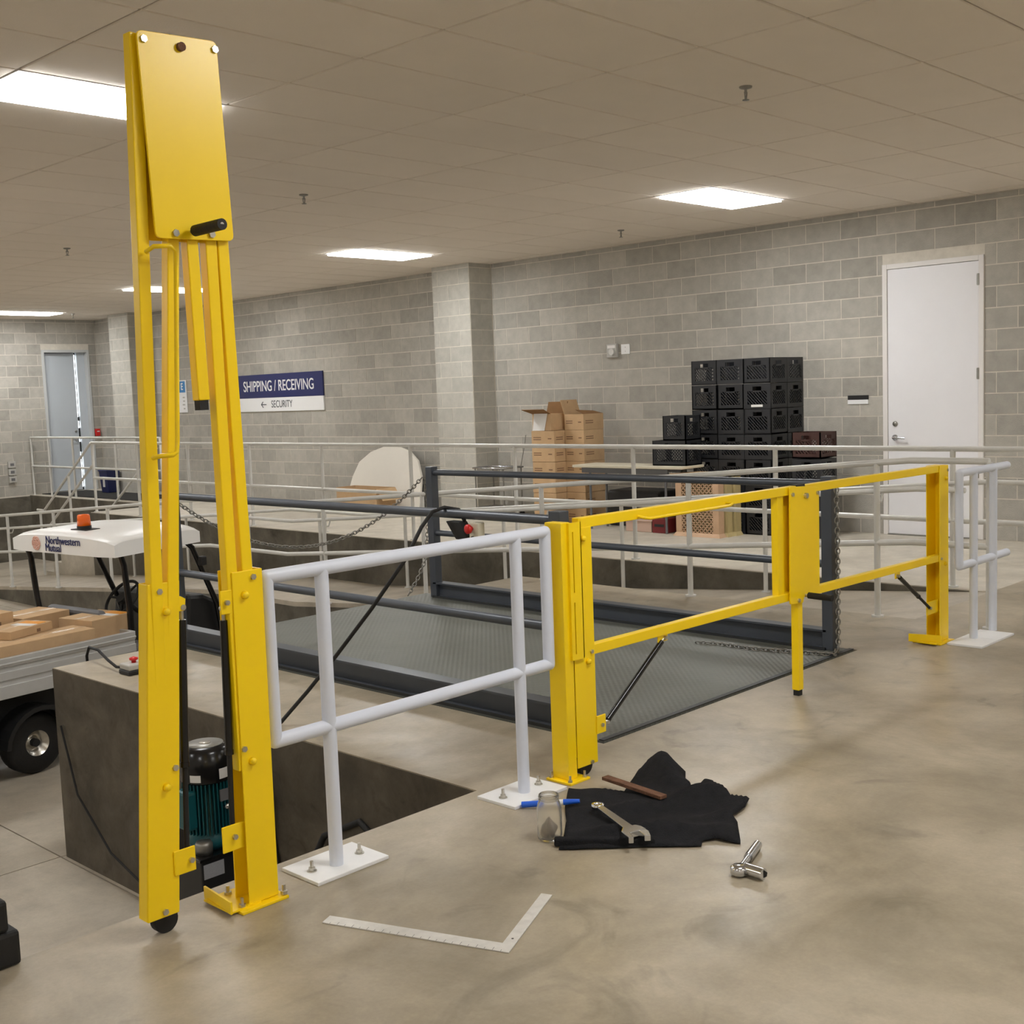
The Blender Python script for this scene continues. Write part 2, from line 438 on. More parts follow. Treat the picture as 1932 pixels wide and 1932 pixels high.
# ---- ceiling
X0, TX, Y0, TY = -0.8534, 1.2192, 0.9989, 0.6096
ceil = tag(MB().box(-9.2, 8.1, -8.2, YF+0.2, ZC+0.016, ZC+0.1).build('ceiling', 'tile_gap'), 'suspended ceiling of pale rectangular panels', 'ceiling', kind='structure')
LI = {(0, j) for j in (-13, -5, 3, 11, 19, 27)} | {(5, j) for j in (-13, -5, 3, 11, 19, 27)} | {(-5, j) for j in (-13, -5, 3, 11, 19, 27)}
g = 0.0065
tile_me = {}
rest = MB()
for i in range(-7, 8):
    for j in range(-15, 31):
        if (i, j) in LI: continue
        x0 = X0+i*TX; x1 = min(x0+TX, XW); y0 = Y0+j*TY; y1 = min(y0+TY, YF)
        if x0 < -9.1: x0 = -9.1
        if y0 < -8: y0 = -8
        if x1-x0 < 0.05 or y1-y0 < 0.05: continue
        near = (-1 <= i <= 6) and (-5 <= j <= 14) and not (i >= 5 and j < -2)
        if near:
            key = (round(x1-x0, 3), round(y1-y0, 3))
            if key not in tile_me:
                a, b = key[0]/2-g, key[1]/2-g
                t = MB().hexa([(-a+.004,-b+.004,0),(a-.004,-b+.004,0),(a-.004,b-.004,0),(-a+.004,b-.004,0),(-a,-b,.006),(a,-b,.006),(a,b,.006),(-a,b,.006)])
                t.hexa([(-a,-b,.006),(a,-b,.006),(a,b,.006),(-a,b,.006),(-a,-b,.02),(a,-b,.02),(a,b,.02),(-a,b,.02)])
                q = t.build('ceiling_tile', 'tile'); tile_me[key] = q.data; bpy.data.objects.remove(q)
            o = bpy.data.objects.new('ceiling_tile', tile_me[key]); COL.objects.link(o); o.parent = ceil
            o.location = ((x0+x1)/2, (y0+y1)/2, ZC)
        else: rest.box(x0+g, x1-g, y0+g, y1-g, ZC, ZC+0.02)
o = rest.build('distant_tiles', 'tile', ceil); o['kind'] = 'stuff'
# recessed ceiling lights
def troffer(i, j, label):
    x, y = X0+(i+.5)*TX, Y0+(j+.5)*TY
    t = thing('ceiling_light', label, 'light', (x, y, ZC), group='ceiling lights')
    a, b = TX/2, TY/2; f = MB()
    f.box(-a, a, -b, -b+.028, -.004, .02).box(-a, a, b-.028, b, -.004, .02).box(-a, -a+.028, -b+.028, b-.028, -.004, .02).box(a-.028, a, -b+.028, b-.028, -.004, .02)
    f.build('light_frame', 'frame_white', t, local=True)
    MB().box(-a+.030, a-.030, -b+.030, b-.030, -.022, .015).build('diffuser', 'troffer', t, local=True)
LL = {(5, 3): 'lit rectangular ceiling light above the milk crates', (5, 11): 'lit rectangular ceiling light above the block pilaster and boxes',
      (5, 19): 'lit rectangular ceiling light above the shipping sign', (5, 27): 'lit rectangular ceiling light near the half-open grey door',
      (0, 3): 'lit rectangular ceiling light beside the raised yellow gate plate'}
for (i, j) in sorted(LI): troffer(i, j, LL.get((i, j), 'lit rectangular ceiling light over the %s of the dock' % {-5: 'drive side', 0: 'middle bay', 5: 'block wall side'}[i]))
# sprinklers
for (x, y, lb_) in ((2.47, 0.69, 'ceiling sprinkler head high in front of the milk crates'), (2.56, 5.07, 'ceiling sprinkler head between two lights over the lift'),
                 (2.49, 9.19, 'ceiling sprinkler head over the utility cart'), (6.78, 5.06, 'ceiling sprinkler head close to the block wall'), (6.74, 17.72, 'ceiling sprinkler head near the far corner')):
    t = thing('sprinkler', lb_, 'sprinkler', (x, y, ZC), group='sprinkler heads')
    MB().lathe([(0, 0), (.038, 0), (.036, -.008), (.016, -.014), (0, -.014)], (0,0,0)).build('escutcheon', 'galv', t, local=True)
    b = MB().cyl((0,0,-.01), (0,0,-.04), .008).bar((-.012,0,-.03), (-.004,0,-.075), .006, .006).bar((.012,0,-.03), (.004,0,-.075), .006, .006)
    b.build('body', 'galv', t, local=True)
    MB().lathe([(0, -.074), (.02, -.074), (.02, -.078), (0, -.078)], (0,0,0)).build('deflector', 'galv', t, local=True)

# ---- doors
d1 = thing('door_1', 'tall white steel door in the block wall', 'door', (XW, 2.06, 0), kind='structure')
h0, h1, hz = DOOR1
f = MB().box(XW-.02, XW+.12, h0, h0+.05, 0, hz).box(XW-.02, XW+.12, h1-.05, h1, 0, hz).box(XW-.02, XW+.12, h0+.05, h1-.05, hz-.05, hz)
f.build('door_frame', 'frame_white', d1, 0.003)
leaf = MB().box(XW-.008, XW+.04, h0+.054, h1-.054, 0.012, hz-.054).build('door_leaf', 'door_white', d1, 0.002)
MB().box(XW+.03, XW+.05, h0+.04, h1-.04, 0, hz-.04).build('door_gap', 'black_plastic', d1)
MB().box(XW-.03, XW+.05, h0+.05, h1-.05, 0, .011).build('threshold', 'galv', d1)
for z in (2.52, 1.62, 0.66):
    plabel(MB().cyl((XW-.018, h0+.052, z-.055), (XW-.018, h0+.052, z+.055), .012).box(XW-.012, XW-.006, h0+.035, h0+.07, z-.05, z+.05).build('hinge', 'galv', d1), 'steel hinge')
ly = h1-.13
k = MB().lathe([(0, 0), (.03, 0), (.03, .012), (.012, .016), (.012, .05), (0, .05)], (XW-.008, ly, 1.0), (-1,0,0))
k.tube([(XW-.055, ly+.01, 1.0), (XW-.06, ly-.04, 1.0), (XW-.052, ly-.12, .995)], .011)
k.build('lever_handle', 'chrome', leaf)
MB().lathe([(0, 0), (.027, 0), (.025, .012), (0, .014)], (XW-.008, ly, 1.14), (-1,0,0)).build('deadbolt', 'galv', leaf)
d2 = thing('door_2', 'tall grey steel door standing slightly open with daylight in the gap', 'door', (7.26, YF, 0), kind='structure')
f = MB().box(DX0, DX0+.05, YF-.02, YF+.2, 0, DZ).box(DX1-.05, DX1, YF-.02, YF+.2, 0, DZ).box(DX0+.05, DX1-.05, YF-.02, YF+.2, DZ-.05, DZ)
f.build('door_frame', 'frame_grey', d2, 0.003)
lf = MB().prism([(DX0+.055, YF+.10), (DX1-.245, YF+.14), (DX1-.245, YF+.18), (DX0+.055, YF+.14)], 'z', .012, DZ-.06).build('door_leaf', 'door_grey', d2)
MB().box(DX1-.205, DX1-.05, YF+.10, YF+.17, 0, DZ-.05).build('jamb_panel', 'door_grey', d2)
MB().box(DX0+.05, DX1-.05, YF+.19, YF+.2, 0, DZ-.05).build('dark_beyond', 'black_plastic', d2)
MB().box(DX1-.238, DX1-.214, YF+.183, YF+.189, .06, DZ-.09).build('daylight_gap', 'daylight', d2)
for (za, zb) in ((1.36, 1.44), (1.02, 1.22), (.75, .95)):
    MB().box(DX1-.25, DX1-.2, YF+.16, YF+.19, za, zb).build('latch_guard', 'black_plastic', d2)
k = MB().lathe([(0, 0), (.028, 0), (.028, .02), (0, .02)], (DX1-.31, YF+.128, 1.0), (0,-1,0)).tube([(DX1-.31, YF+.09, 1.0), (DX1-.36, YF+.075, 1.0), (DX1-.42, YF+.08, 1.0)], .010)
k.build('lever_handle', 'chrome', lf)
MB().lathe([(0, 0), (.024, 0), (.022, .012), (0, .014)], (DX1-.31, YF+.128, 1.16), (0,-1,0)).build('deadbolt', 'galv', lf)

# ================================================================== WALL-MOUNTED THINGS
sg = thing('wall_sign', 'navy and white shipping and receiving sign on the block wall', 'sign', (XW-.004, 13.1, 1.74))
MB().box(XW-.03, XW-.005, 11.92, 14.3, 1.665, 2.05).build('header_panel', 'navy', sg, 0.002)
MB().box(XW-.03, XW-.005, 11.92, 14.3, 1.44, 1.663).build('lower_panel', 'sign_white', sg, 0.002)
text('SHIPPING / RECEIVING', .245, 'sign_white', sg, (XW-.032, 13.12, 1.85), (0,-1,0), (0,0,1), 0.80, bold=.002)
text('SECURITY', .165, 'dark_text', sg, (XW-.032, 13.03, 1.552), (0,-1,0), (0,0,1), 0.80)
a = MB().bar((XW-.033, 13.60, 1.552), (XW-.033, 13.46, 1.552), .014, .003, (1,0,0))
a.bar((XW-.033, 13.605, 1.549), (XW-.033, 13.55, 1.60), .014, .003, (1,0,0)).bar((XW-.033, 13.605, 1.555), (XW-.033, 13.55, 1.504), .014, .003, (1,0,0))
a.build('arrow', 'dark_text', sg)
s2 = thing('notice_sign', 'white notice with a blue header seen behind the raised gate', 'sign', (XW-.004, 16.18, 1.75))
MB().box(XW-.02, XW-.005, 15.93, 16.42, 1.46, 2.04).build('notice_board', 'sign_white', s2, 0.002)
MB().box(XW-.024, XW-.020, 15.96, 16.40, 1.82, 2.02).build('header', 'sign_blue', s2)
text('E', .17, 'sign_white', s2, (XW-.026, 16.06, 1.92), (0,-1,0), (0,0,1), 0.9, bold=.003)
for z in (1.73, 1.665, 1.60, 1.53):
    MB().box(XW-.023, XW-.020, 15.99, 16.07+random.uniform(-.03, .02), z-.012, z+.012).build('text_line', 'plug_grey', s2)
al = thing('fire_alarm', 'small clear-covered alarm pull station on the block wall', 'alarm', (XW-.004, 6.12, 2.06))
MB().box(XW-.05, XW-.004, 6.03, 6.19, 1.98, 2.15).build('cover', 'plug_grey', al, .01)
MB().cyl((XW-.05, 6.09, 2.05), (XW-.08, 6.09, 2.05), .04, 18).build('knob', 'rail_paint', al)
MB().box(XW-.052, XW-.049, 6.05, 6.17, 2.095, 2.13).build('handle', 'frame_white', al)
wp = thing('wall_plate', 'blank white square plate beside the alarm pull station', 'wall plate', (XW-.004, 5.92, 2.07))
MB().box(XW-.016, XW-.004, 5.855, 5.985, 2.015, 2.135).build('plate', 'sign_white', wp, .003)
bolts(wp, 'screw', 'galv', [(XW-.016, 5.92, 2.10), (XW-.016, 5.92, 2.05)], (-1,0,0), .005, .002)
rs = thing('room_sign', 'small black and white room sign beside the white door', 'sign', (XW-.004, 2.86, 1.39))
MB().box(XW-.016, XW-.004, 2.745, 2.975, 1.395, 1.44).build('black_panel', 'black_plastic', rs)
MB().box(XW-.016, XW-.004, 2.745, 2.975, 1.35, 1.394).build('white_panel', 'sign_white', rs)
ob = thing('outlet_box', 'stacked electrical boxes on the end wall', 'outlet', (6.04, YF-.004, .45))
for z in (.60, .46, .32): MB().box(5.97, 6.11, YF-.05, YF-.004, z-.06, z+.06).build('box', 'plug_grey', ob, .004); MB().box(6.005, 6.075, YF-.054, YF-.05, z-.025, z+.025).build('receptacle', 'cart_grey', ob)
ex = thing('pull_box', 'red emergency pull box beside the grey door', 'alarm', (7.80, YF-.03, 1.12))
MB().box(7.755, 7.845, YF-.06, YF-.004, 1.05, 1.19).build('case', 'red', ex, .006); MB().box(7.775, 7.825, YF-.066, YF-.06, 1.13, 1.15).build('handle', 'sign_white', ex)

# ================================================================== RAILINGS (old, grey-white)
RG = 'grey-white pipe railings'
def railing(name, label, x, rails, posts, r=.021, loc=None):
    t = thing(name, label, 'railing', loc or (x, posts[0][0], posts[0][1]), group=None)
    for path in rails: MB().tube([(x, y, z) for y, z in path], r, 10).build('rail', 'rail_paint', t)
    for (y, z0, z1) in posts:
        MB().cyl((x, y, z0), (x, y, z1), r, 10).build('post', 'rail_paint', t)
        MB().cyl((x, y, z0), (x, y, z0+.012), r*2, 12).build('post_flange', 'rail_paint', t)
    return t
def rz(y): return 0.0 if y < .33 else (-(y-.33)*.0785 if y < 7.34 else (-.55 if y < 8.85 else -.55-(y-8.85)*.0793))
r1 = railing('dock_railing', 'long two-rail pipe railing along the edge of the rear dock', 5.17,
    [[(-1.2, 1.055), (14.26, 1.07)], [(-1.2, .51), (14.26, .53)]],
    [(y, 0, 1.06) for y in (-.9, .65, 2.19, 3.71, 5.24, 6.85, 8.47, 10.0, 11.5, 12.9, 14.24)])
ys = [-.19, .33, 7.34, 8.85, 17.0]
r2 = railing('ramp_railing', 'two-rail pipe railing on the lift side of the ramp', 3.80,
    [[(y, rz(y)+1.065) for y in ys], [(y, rz(y)+.525) for y in ys]],
    [(y, (0 if y < 3.95 else rz(y)-.0), rz(y)+1.06) for y in (-.19, .57, 2.11, 3.63, 5.15, 6.68, 8.2, 9.72, 11.25, 12.8, 14.3, 15.8)], loc=(3.8, .57, 0))
for y in (.57, 2.11, 3.63, 5.15, 6.68, 8.2, 9.72, 11.25, 12.8, 14.3): MB().tube([(3.80, y, rz(y)+.80), (3.86, y, rz(y)+.80), (3.88, y, rz(y)+.85)], .008, 6).build('bracket', 'rail_paint', r2)
plabel(MB().tube([(3.88, y, rz(y)+.87) for y in (.0, .33, 7.34, 8.85, 17.0)], .018, 10).build('handrail', 'rail_paint', r2), 'inner handrail')
r3 = railing('ramp_handrail', 'single pipe handrail against the dock wall side of the ramp', 4.96,
    [[(y, rz(y)+.83) for y in (-.9, .33, 7.34, 8.85, 16.2)]],
    [(y, rz(y)-.002, rz(y)+.82) for y in (.65, 2.17, 3.70, 5.23, 6.75, 8.3, 9.8, 11.3, 12.8)], .019)
r4 = railing('rear_railing', 'two-rail pipe railing in front of the half-open grey door', 6.42,
    [[(14.4, 1.08), (19.14, 1.09)], [(14.4, .54), (19.14, .55)]], [(y, 0, 1.08) for y in (14.4, 15.9, 17.45, 18.4, 19.12)], .02)
st = thing('stair_railing', 'sloping pipe stair railing at the end of the rear dock', 'railing', (5.17, 15.0, LOW))
for x, zz in ((5.17, 1.07), (5.17, .72), (6.28, .92)):
    MB().tube([(x, 14.28, zz), (x, 16.05, zz-1.12), (x, 16.3, zz-1.12)], .02, 10).build('rail', 'rail_paint', st)
for x, y, z0, z1 in ((5.17, 15.1, -.7, .55), (5.17, 16.2, LOW, -.04), (6.28, 14.4, -.174, .9), (6.28, 16.2, LOW, -.2)):
    MB().cyl((x, y, z0), (x, y, z1), .02, 10).build('post', 'rail_paint', st)

# ================================================================== LIFT
lift = thing('dock_lift', 'grey scissor lift platform with tread plate deck and pipe guard rails', 'lift', (1.6, 2.0, -.35))
MB().box(.44, 2.78, .205, 4.0, -.03, .004).build('deck', 'tread_plate', lift)
MB().box(.52, 2.70, .35, 3.85, -.34, -.03).build('scissor_frame', 'lift_dark', lift)
MB().box(.44, 2.78, .205, .235, .004, .009).build('bevel_lip', 'lift_dark', lift)
for x, y0, y1, zb in ((.50, .46, 3.99, .0), (2.72, .33, 3.80, .0)):
    s = 1 if x < 1 else -1
    c = MB().box(x-.045, x+.045, y0, y1, .004, .016).box(x-.045, x+.045, y0, y1, .112, .124).box(x-.006, x+.006, y0, y1, .016, .112)
    c.build('toe_channel', 'lift_grey', lift)
    MB().box(x-.06, x-.05, y0, y1, .004, .02).build('toe_seal', 'lift_dark', lift)
for x, ya, yb, zt, zm in ((.51, .50, 3.965, 1.0, .485), (2.71, .32, 3.80, 1.0, .52)):
    for y in (ya, yb): plabel(MB().box(x-.035, x+.035, y-.035, y+.035, .004, 1.045).build('guard_post', 'lift_grey', lift, .004), 'square guard rail post')
    for z in (zt, zm): MB().cyl((x, ya, z), (x, yb, z), .024, 14).build('guard_rail', 'lift_grey', lift)
def chain(name, label, path, link=.042, r=.0042):
    P = [Vector(p) for p in path]; pts = [P[0]]
    step = link*.72
    d = 0.0; i = 0; cur = P[0].copy()
    while i < len(P)-1:
        seg = P[i+1]-cur
        if seg.length >= step: cur = cur+seg.normalized()*step; pts.append(cur.copy())
        else:
            i += 1
    mb = MB()
    for k in range(len(pts)-1):
        c = (pts[k]+pts[k+1])/2; t = (pts[k+1]-pts[k]).normalized()
        s = t.orthogonal().normalized(); s = s if k % 2 else t.cross(s)
        loop = []
        for j in range(10):
            a = 2*PI*j/10; loop.append(c+t*(math.cos(a)*link/2)+s*(math.sin(a)*link*.32))
        mb.tube(loop, r, 5, closed=True)
    o = mb.build(name, 'galv', fix=False); return tag(o, label, 'chain')
def sag(a, b, s, n=20):
    a = Vector(a); b = Vector(b)
    return [a.lerp(b, i/n)-Vector((0,0,s*4*(i/n)*(1-i/n))) for i in range(n+1)]
chain('safety_chain', 'steel safety chain sagging across the far end of the lift', sag((2.66, 3.86, .96), (.55, 3.965, .95), .42))
chain('hanging_chain', 'steel chain hanging down the far lift guard post', [(2.70, 3.87, .93), (2.74, 3.90, .6), (2.70, 3.90, .3), (2.60, 3.92, .12), (2.50, 3.92, .02)])
chain('loose_chain', 'steel chain hanging off the near guard post and lying on the deck', [(2.70, .265, .98), (2.705, .262, .5), (2.70, .262, .06), (2.66, .24, .012), (2.55, .21, .014), (2.50, .43, .014), (2.43, .68, .014), (2.435, .95, .014), (2.38, 1.08, .014)])
pen = thing('pendant_control', 'pendant control with a red stop button hung on the lift rail', 'control', (.50, 1.10, .9))
MB().hexa([(.47,1.17,.875),(.53,1.17,.875),(.53,1.08,.875),(.47,1.08,.875),(.47,1.24,.965),(.53,1.24,.965),(.53,1.14,.965),(.47,1.14,.965)]).build('strap', 'black_rubber', pen, .005)
MB().box(.475, .525, 1.01, 1.075, .865, .965).build('control_box', 'ivory', pen, .006)
MB().lathe([(0, 0), (.012, 0), (.012, .015), (.024, .018), (.024, .03), (.012, .036), (0, .036)], (.475, 1.055, .935), (-1,0,0)).build('stop_button', 'red', pen)
MB().cyl((.475, 1.045, .89), (.465, 1.045, .89), .008, 10).build('push_button', 'black_plastic', pen)
cb = MB().tube([(.50, 1.13, .97), (.53, 1.2, 1.02), (.50, 1.277, 1.031), (.386, 1.245, 1.02), (.271, 1.202, .956), (.157, 1.201, .811), (.043, 1.346, .564), (-.071, 1.507, .324), (-.186, 1.596, .159), (-.30, 1.674, .015), (-.395, 1.69, .005), (-.405, 1.68, -.25), (-.41, 1.60, -.7), (-.43, 1.5, LOW+.02)], .010, 8)
tag(cb.build('control_cable', 'black_rubber'), 'black cable draped over the lift rail down to the motor pit', 'cable')

# ================================================================== RAISED YELLOW GATE
YG = -.05; YL = -.02
def channel(mb, p0, p1, w, yf, yb, open_side, t=.005):
    """folded steel channel between bottom p0=(x,z) and top p1, front face at yf, back at yb; open_side +1 opens to +x"""
    (xa, za), (xb, zb) = p0, p1
    def face(u0, u1, y0, y1):
        mb.hexa([(xa+u0,y0,za),(xa+u1,y0,za),(xa+u1,y1,za),(xa+u0,y1,za),(xb+u0,y0,zb),(xb+u1,y0,zb),(xb+u1,y1,zb),(xb+u0,y1,zb)])
    face(-w/2, w/2, yf, yf+t); face(-w/2, w/2, yb-t, yb)
    if open_side > 0: face(-w/2, -w/2+t, yf+t, yb-t)
    else: face(w/2-t, w/2, yf+t, yb-t)
    return mb
def spring(parent, p, q, y, split=.62, local=False):
    a = Vector((p[0], y, p[1])); b = Vector((q[0], y, q[1]))
    g_ = MB().cyl(a.lerp(b, .05), a.lerp(b, split), .0125, 14).cyl(a.lerp(b, split), a.lerp(b, split+.02), .014, 14)
    s_ = g_.build('gas_spring', 'black_gloss', parent, local=local)
    MB().cyl(a, a.lerp(b, .06), .006, 8).build('end_fitting', 'zinc', s_, local=local)
    MB().cyl(a.lerp(b, split), b, .0085, 10).build('piston_rod', 'black_rubber', s_, local=local)
    for e in (a, b): MB().cyl(e-Vector((0,.012,0)), e+Vector((0,.012,0)), .009, 10).build('ball_joint', 'zinc', s_, local=local)
    return s_
rg = thing('folding_gate', 'yellow folding safety gate raised upright with its plate on top', 'gate', (-1.58, 0, 0), group=None)
o = channel(MB(), (-1.585, .012), (-1.577, 1.083), .112, YG, .032, -1); o.build('hinge_post', 'yellow', rg, .003)
channel(MB(), (-1.923, .062), (-1.850, 1.080), .106, YL, YL+.056, 1).build('free_leg', 'yellow', rg, .006)
BT = .038
def sq(name, p, q, y=-.025, w=BT, parent=rg, d=BT):
    return MB().bar((p[0], y, p[1]), (q[0], y, q[1]), w, d, (0,1,0)).build(name, 'yellow', parent, .003)
yb_ = YG+.005+BT/2
MB().bar((-1.892, YL+.025, .30), (-1.838, yb_, 2.668), BT, BT, (0,1,0)).build('gate_rail', 'yellow', rg, .003)
MB().bar((-1.852, YL+.025, .55), (-1.735, yb_, 2.40), BT, BT, (0,1,0)).build('gate_rail', 'yellow', rg, .003)
sq('gate_rail', (-1.626, .45), (-1.631, 2.40), yb_)
sq('gate_rail', (-1.569, .95), (-1.597, 2.63), yb_)
dl = sq('drop_leg', (-1.687, 1.618), (-1.700, 2.45), yb_)
plabel(MB().box(-1.702, -1.672, yb_-.015, yb_+.015, 1.588, 1.622).build('foot_cap', 'black_rubber', dl), 'black rubber foot')
# centre plates, front with rounded corners and a notched top
def rrect(pts, r, seg=4):
    out = []; n = len(pts)
    for i in range(n):
        p, a, b = Vector(pts[i]), Vector(pts[i-1]), Vector(pts[(i+1) % n])
        u = (a-p).normalized(); v = (b-p).normalized()
        for k in range(seg+1):
            t = k/seg; q = (p+u*r)*(1-t)**2 + p*2*t*(1-t) + (p+v*r)*t**2
            out.append((q.x, q.y))
    return out
yp = YG-.014
pl = MB().prism(rrect([(-1.826, 2.09), (-1.562, 2.097), (-1.583, 2.684), (-1.846, 2.671)], .02), 'y', yp, yp+.008)
plate = pl.build('centre_plate', 'yellow', rg, .0015)
MB().prism(rrect([(-1.826, 2.09), (-1.562, 2.097), (-1.583, 2.684), (-1.846, 2.671)], .02), 'y', YG+.048, YG+.054).build('rear_plate', 'yellow', rg)
MB().box(-1.735, -1.690, YG-.004, YG+.046, 2.64, 2.680).build('bumper_stop', 'black_rubber', rg)
bolts(plate, 'plate_bolt', 'zinc', [(x, yp, z) for x, z in ((-1.826, 2.648), (-1.592, 2.658), (-1.762, 2.108), (-1.640, 2.112))], (0,-1,0), .011, .007)
plabel(MB().cyl((-1.708, yp, 2.645), (-1.708, yp-.012, 2.645), .013, 12).build('pivot_bolt', 'rust', plate), 'dark pivot bolt')
gp = MB().cyl((-1.708, yp, 2.116), (-1.708, yp-.165, 2.118), .006, 10).build('grip_rod', 'zinc', plate)
plabel(MB().cyl((-1.708, yp-.02, 2.116), (-1.708, yp-.165, 2.118), .0165, 16).build('hand_grip', 'black_rubber', plate), 'black rubber hand grip')
hb = MB().tube([(-1.853, YG, 2.05), (-1.848, YG-.035, 2.062), (-1.80, YG-.045, 2.066), (-1.783, YG-.045, 2.05), (-1.818, YG-.045, 1.50), (-1.822, YG-.045, 1.47), (-1.835, YG-.045, 1.462), (-1.868, YG-.03, 1.460), (-1.875, YG, 1.455)], .007, 8)
hb.build('pull_bar', 'yellow', rg)
# brackets, springs, wheel
MB().box(-1.676, -1.630, YG+.004, YG+.010, .955, 1.03).build('spring_bracket', 'yellow', rg, .003)
MB().prism([(-1.82, .985), (-1.785, .985), (-1.780, 1.02), (-1.795, 1.03), (-1.82, 1.03)], 'y', YL+.002, YL+.008).build('spring_bracket', 'yellow', rg)
MB().box(-1.880, -1.806, YL-.006, YL, .178, .256).build('lower_bracket', 'yellow', rg, .003)
MB().box(-1.715, -1.58, YG+.014, YG+.020, .20, .285).build('lower_bracket', 'yellow', rg, .003)
spring(rg, (-1.789, .995), (-1.826, .225), YL+.012)
spring(rg, (-1.652, .97), (-1.668, .245), YG+.03)
bolts(rg, 'bolt', 'zinc', [(x, YG, z) for x, z in ((-1.557, 1.060), (-1.627, .52))]+[(x, YL, z) for x, z in ((-1.868, 1.055), (-1.853, .512), (-1.918, .079))], (0,-1,0), .010, .007)
bolts(rg, 'bracket_bolt', 'zinc', [(-1.823, YL-.006, .215), (-1.656, YG+.004, .992), (-1.672, YG+.014, .245)], (0,-1,0), .009, .010)
domes(rg, [(x, YL, z) for x, z in ((-1.850, .992), (-1.886, .460))]+[(x, YG, z) for x, z in ((-1.592, 1.007), (-1.600, .475))])
wh = MB().cyl((-1.902, YL+.026, .040), (-1.902, YL+.054, .040), .040, 24).build('wheel', 'black_rubber', rg)
MB().box(-1.684, -1.508, -.077, .105, 0, .010).build('base_plate', 'yellow', rg, .002)
sb = MB().box(-1.715, -1.60, -.057, .10, .010, .016)
sb.hexa([(-1.717,-.060,.010),(-1.710,-.060,.010),(-1.694,.120,.010),(-1.701,.120,.010),(-1.717,-.060,.050),(-1.710,-.060,.050),(-1.694,.120,.050),(-1.701,.120,.050)])
sb.build('stop_bracket', 'yellow', rg)
bolts(rg, 'anchor_bolt', 'zinc', [(x, y, .014) for x, y in ((-1.665, -.045), (-1.640, .075), (-1.517, -.062), (-1.522, .08))], (0,0,1), .012, .010, .02)

# ================================================================== LOWERED YELLOW GATE (local x along the gate, y=0 front face)
lg = thing('folding_gate', 'yellow folding safety gate lowered across the lift with a drop leg', 'gate', (0, -.05, 0), -.0225)
def lb(name, mb, mat='yellow', bev=.003, par=None): return mb.build(name, mat, par or lg, bev, local=True)
channel(o := MB(), (.029, .045), (.029, 1.045), .126, 0, .06, -1); lb('free_leg', o)
for (x0, x1, z0, z1) in ((.02, 1.70, 1.041, 1.084), (.09, 1.62, .505, .548)):
    lb('gate_rail', MB().box(x0, x1, .004, .042, z0, z1))
for (x0, x1, za, zb) in ((1.75, 3.30, 1.040, 1.036), (1.75, 3.30, .502, .498)):
    lb('gate_rail', MB().hexa([(x0,.004,za),(x1,.004,zb),(x1,.042,zb),(x0,.042,za),(x0,.004,za+.042),(x1,.004,zb+.042),(x1,.042,zb+.042),(x0,.042,za+.042)]))
lb('inner_stile', MB().box(1.50, 1.555, .012, .05, .54, 1.045))
cp = lb('centre_plate', MB().prism(rrect([(1.57, .492), (1.69, .482), (1.70, .515), (1.85, .512), (1.853, 1.062), (1.72, 1.078), (1.58, 1.085)], .012, 3), 'y', -.012, -.004), bev=.0015)
lb('rear_plate', MB().prism(rrect([(1.57, .50), (1.85, .512), (1.853, 1.062), (1.58, 1.08)], .015, 3), 'y', .046, .052), bev=0)
lb('bumper_stop', MB().box(1.66, 1.74, .0, .04, 1.07, 1.089), 'black_rubber')
bolts(cp, 'plate_bolt', 'zinc', [(x, -.012, z) for x, z in ((1.60, 1.045), (1.835, 1.035), (1.645, .502))], (0,-1,0), .011, .008, local=True)
bb = MB(); bolt(bb, (1.72, -.012, 1.03), (0,-1,0), .015, .014); lb('pivot_bolt', bb, 'zinc', 0, cp)
plabel(lb('hand_grip', MB().cyl((1.712, -.03, .520), (1.712, -.165, .518), .0165, 16), 'black_rubber', 0, cp), 'black rubber hand grip')
lb('grip_rod', MB().cyl((1.712, -.012, .520), (1.712, -.04, .520), .007, 10), 'zinc', 0, cp)
dl2 = lb('drop_leg', MB().box(1.655, 1.700, -.001, .040, .03, .60))
plabel(lb('foot_cap', MB().box(1.660, 1.695, .004, .035, .001, .035), 'black_rubber', 0, dl2), 'black rubber foot')
lb('pull_bar', MB().tube([(.40, .0, 1.055), (.40, -.035, 1.05), (.43, -.04, 1.045), (1.02, -.04, 1.045), (1.05, -.035, 1.05), (1.05, .0, 1.055)], .007, 8), bev=0)
# hinge post at the far end
channel(o := MB(), (3.287, .012), (3.287, 1.075), .116, -.002, .085, -1); lb('hinge_post', o)
lb('base_plate', MB().box(3.17, 3.36, -.035, .145, 0, .010))
lb('stop_bracket', MB().box(3.135, 3.30, -.02, .10, .010, .016).hexa([(3.19,-.03,.01),(3.197,-.03,.01),(3.147,.155,.01),(3.14,.155,.01),(3.19,-.03,.058),(3.197,-.03,.058),(3.147,.155,.058),(3.14,.155,.058)]), bev=0)
lb('lower_bracket', MB().box(3.09, 3.26, .012, .018, .19, .27)); lb('spring_bracket', MB().box(2.70, 2.76, .01, .016, .465, .51))
spring(lg, (2.72, .482), (3.11, .235), .004, local=True)
lb('lower_bracket', MB().box(.085, .143, -.006, 0, .165, .243)); lb('spring_bracket', MB().box(.53, .60, .012, .018, .475, .51))
spring(lg, (.575, .492), (.165, .20), .012, .96, local=True)
bolts(lg, 'bolt', 'zinc', [(x, 0, z) for x, z in ((.071, .522), (.052, .055), (3.335, 1.045), (3.25, .515))]+[(.118, -.006, .2)], (0,-1,0), .009, .007, local=True)
domes(lg, [(x, 0, z) for x, z in ((.036, 1.0), (.046, .485), (3.31, .995), (3.30, .48))], local=True)
lb('wheel', MB().cyl((.036, .018, .04), (.036, .048, .04), .04, 24), 'black_rubber', 0)
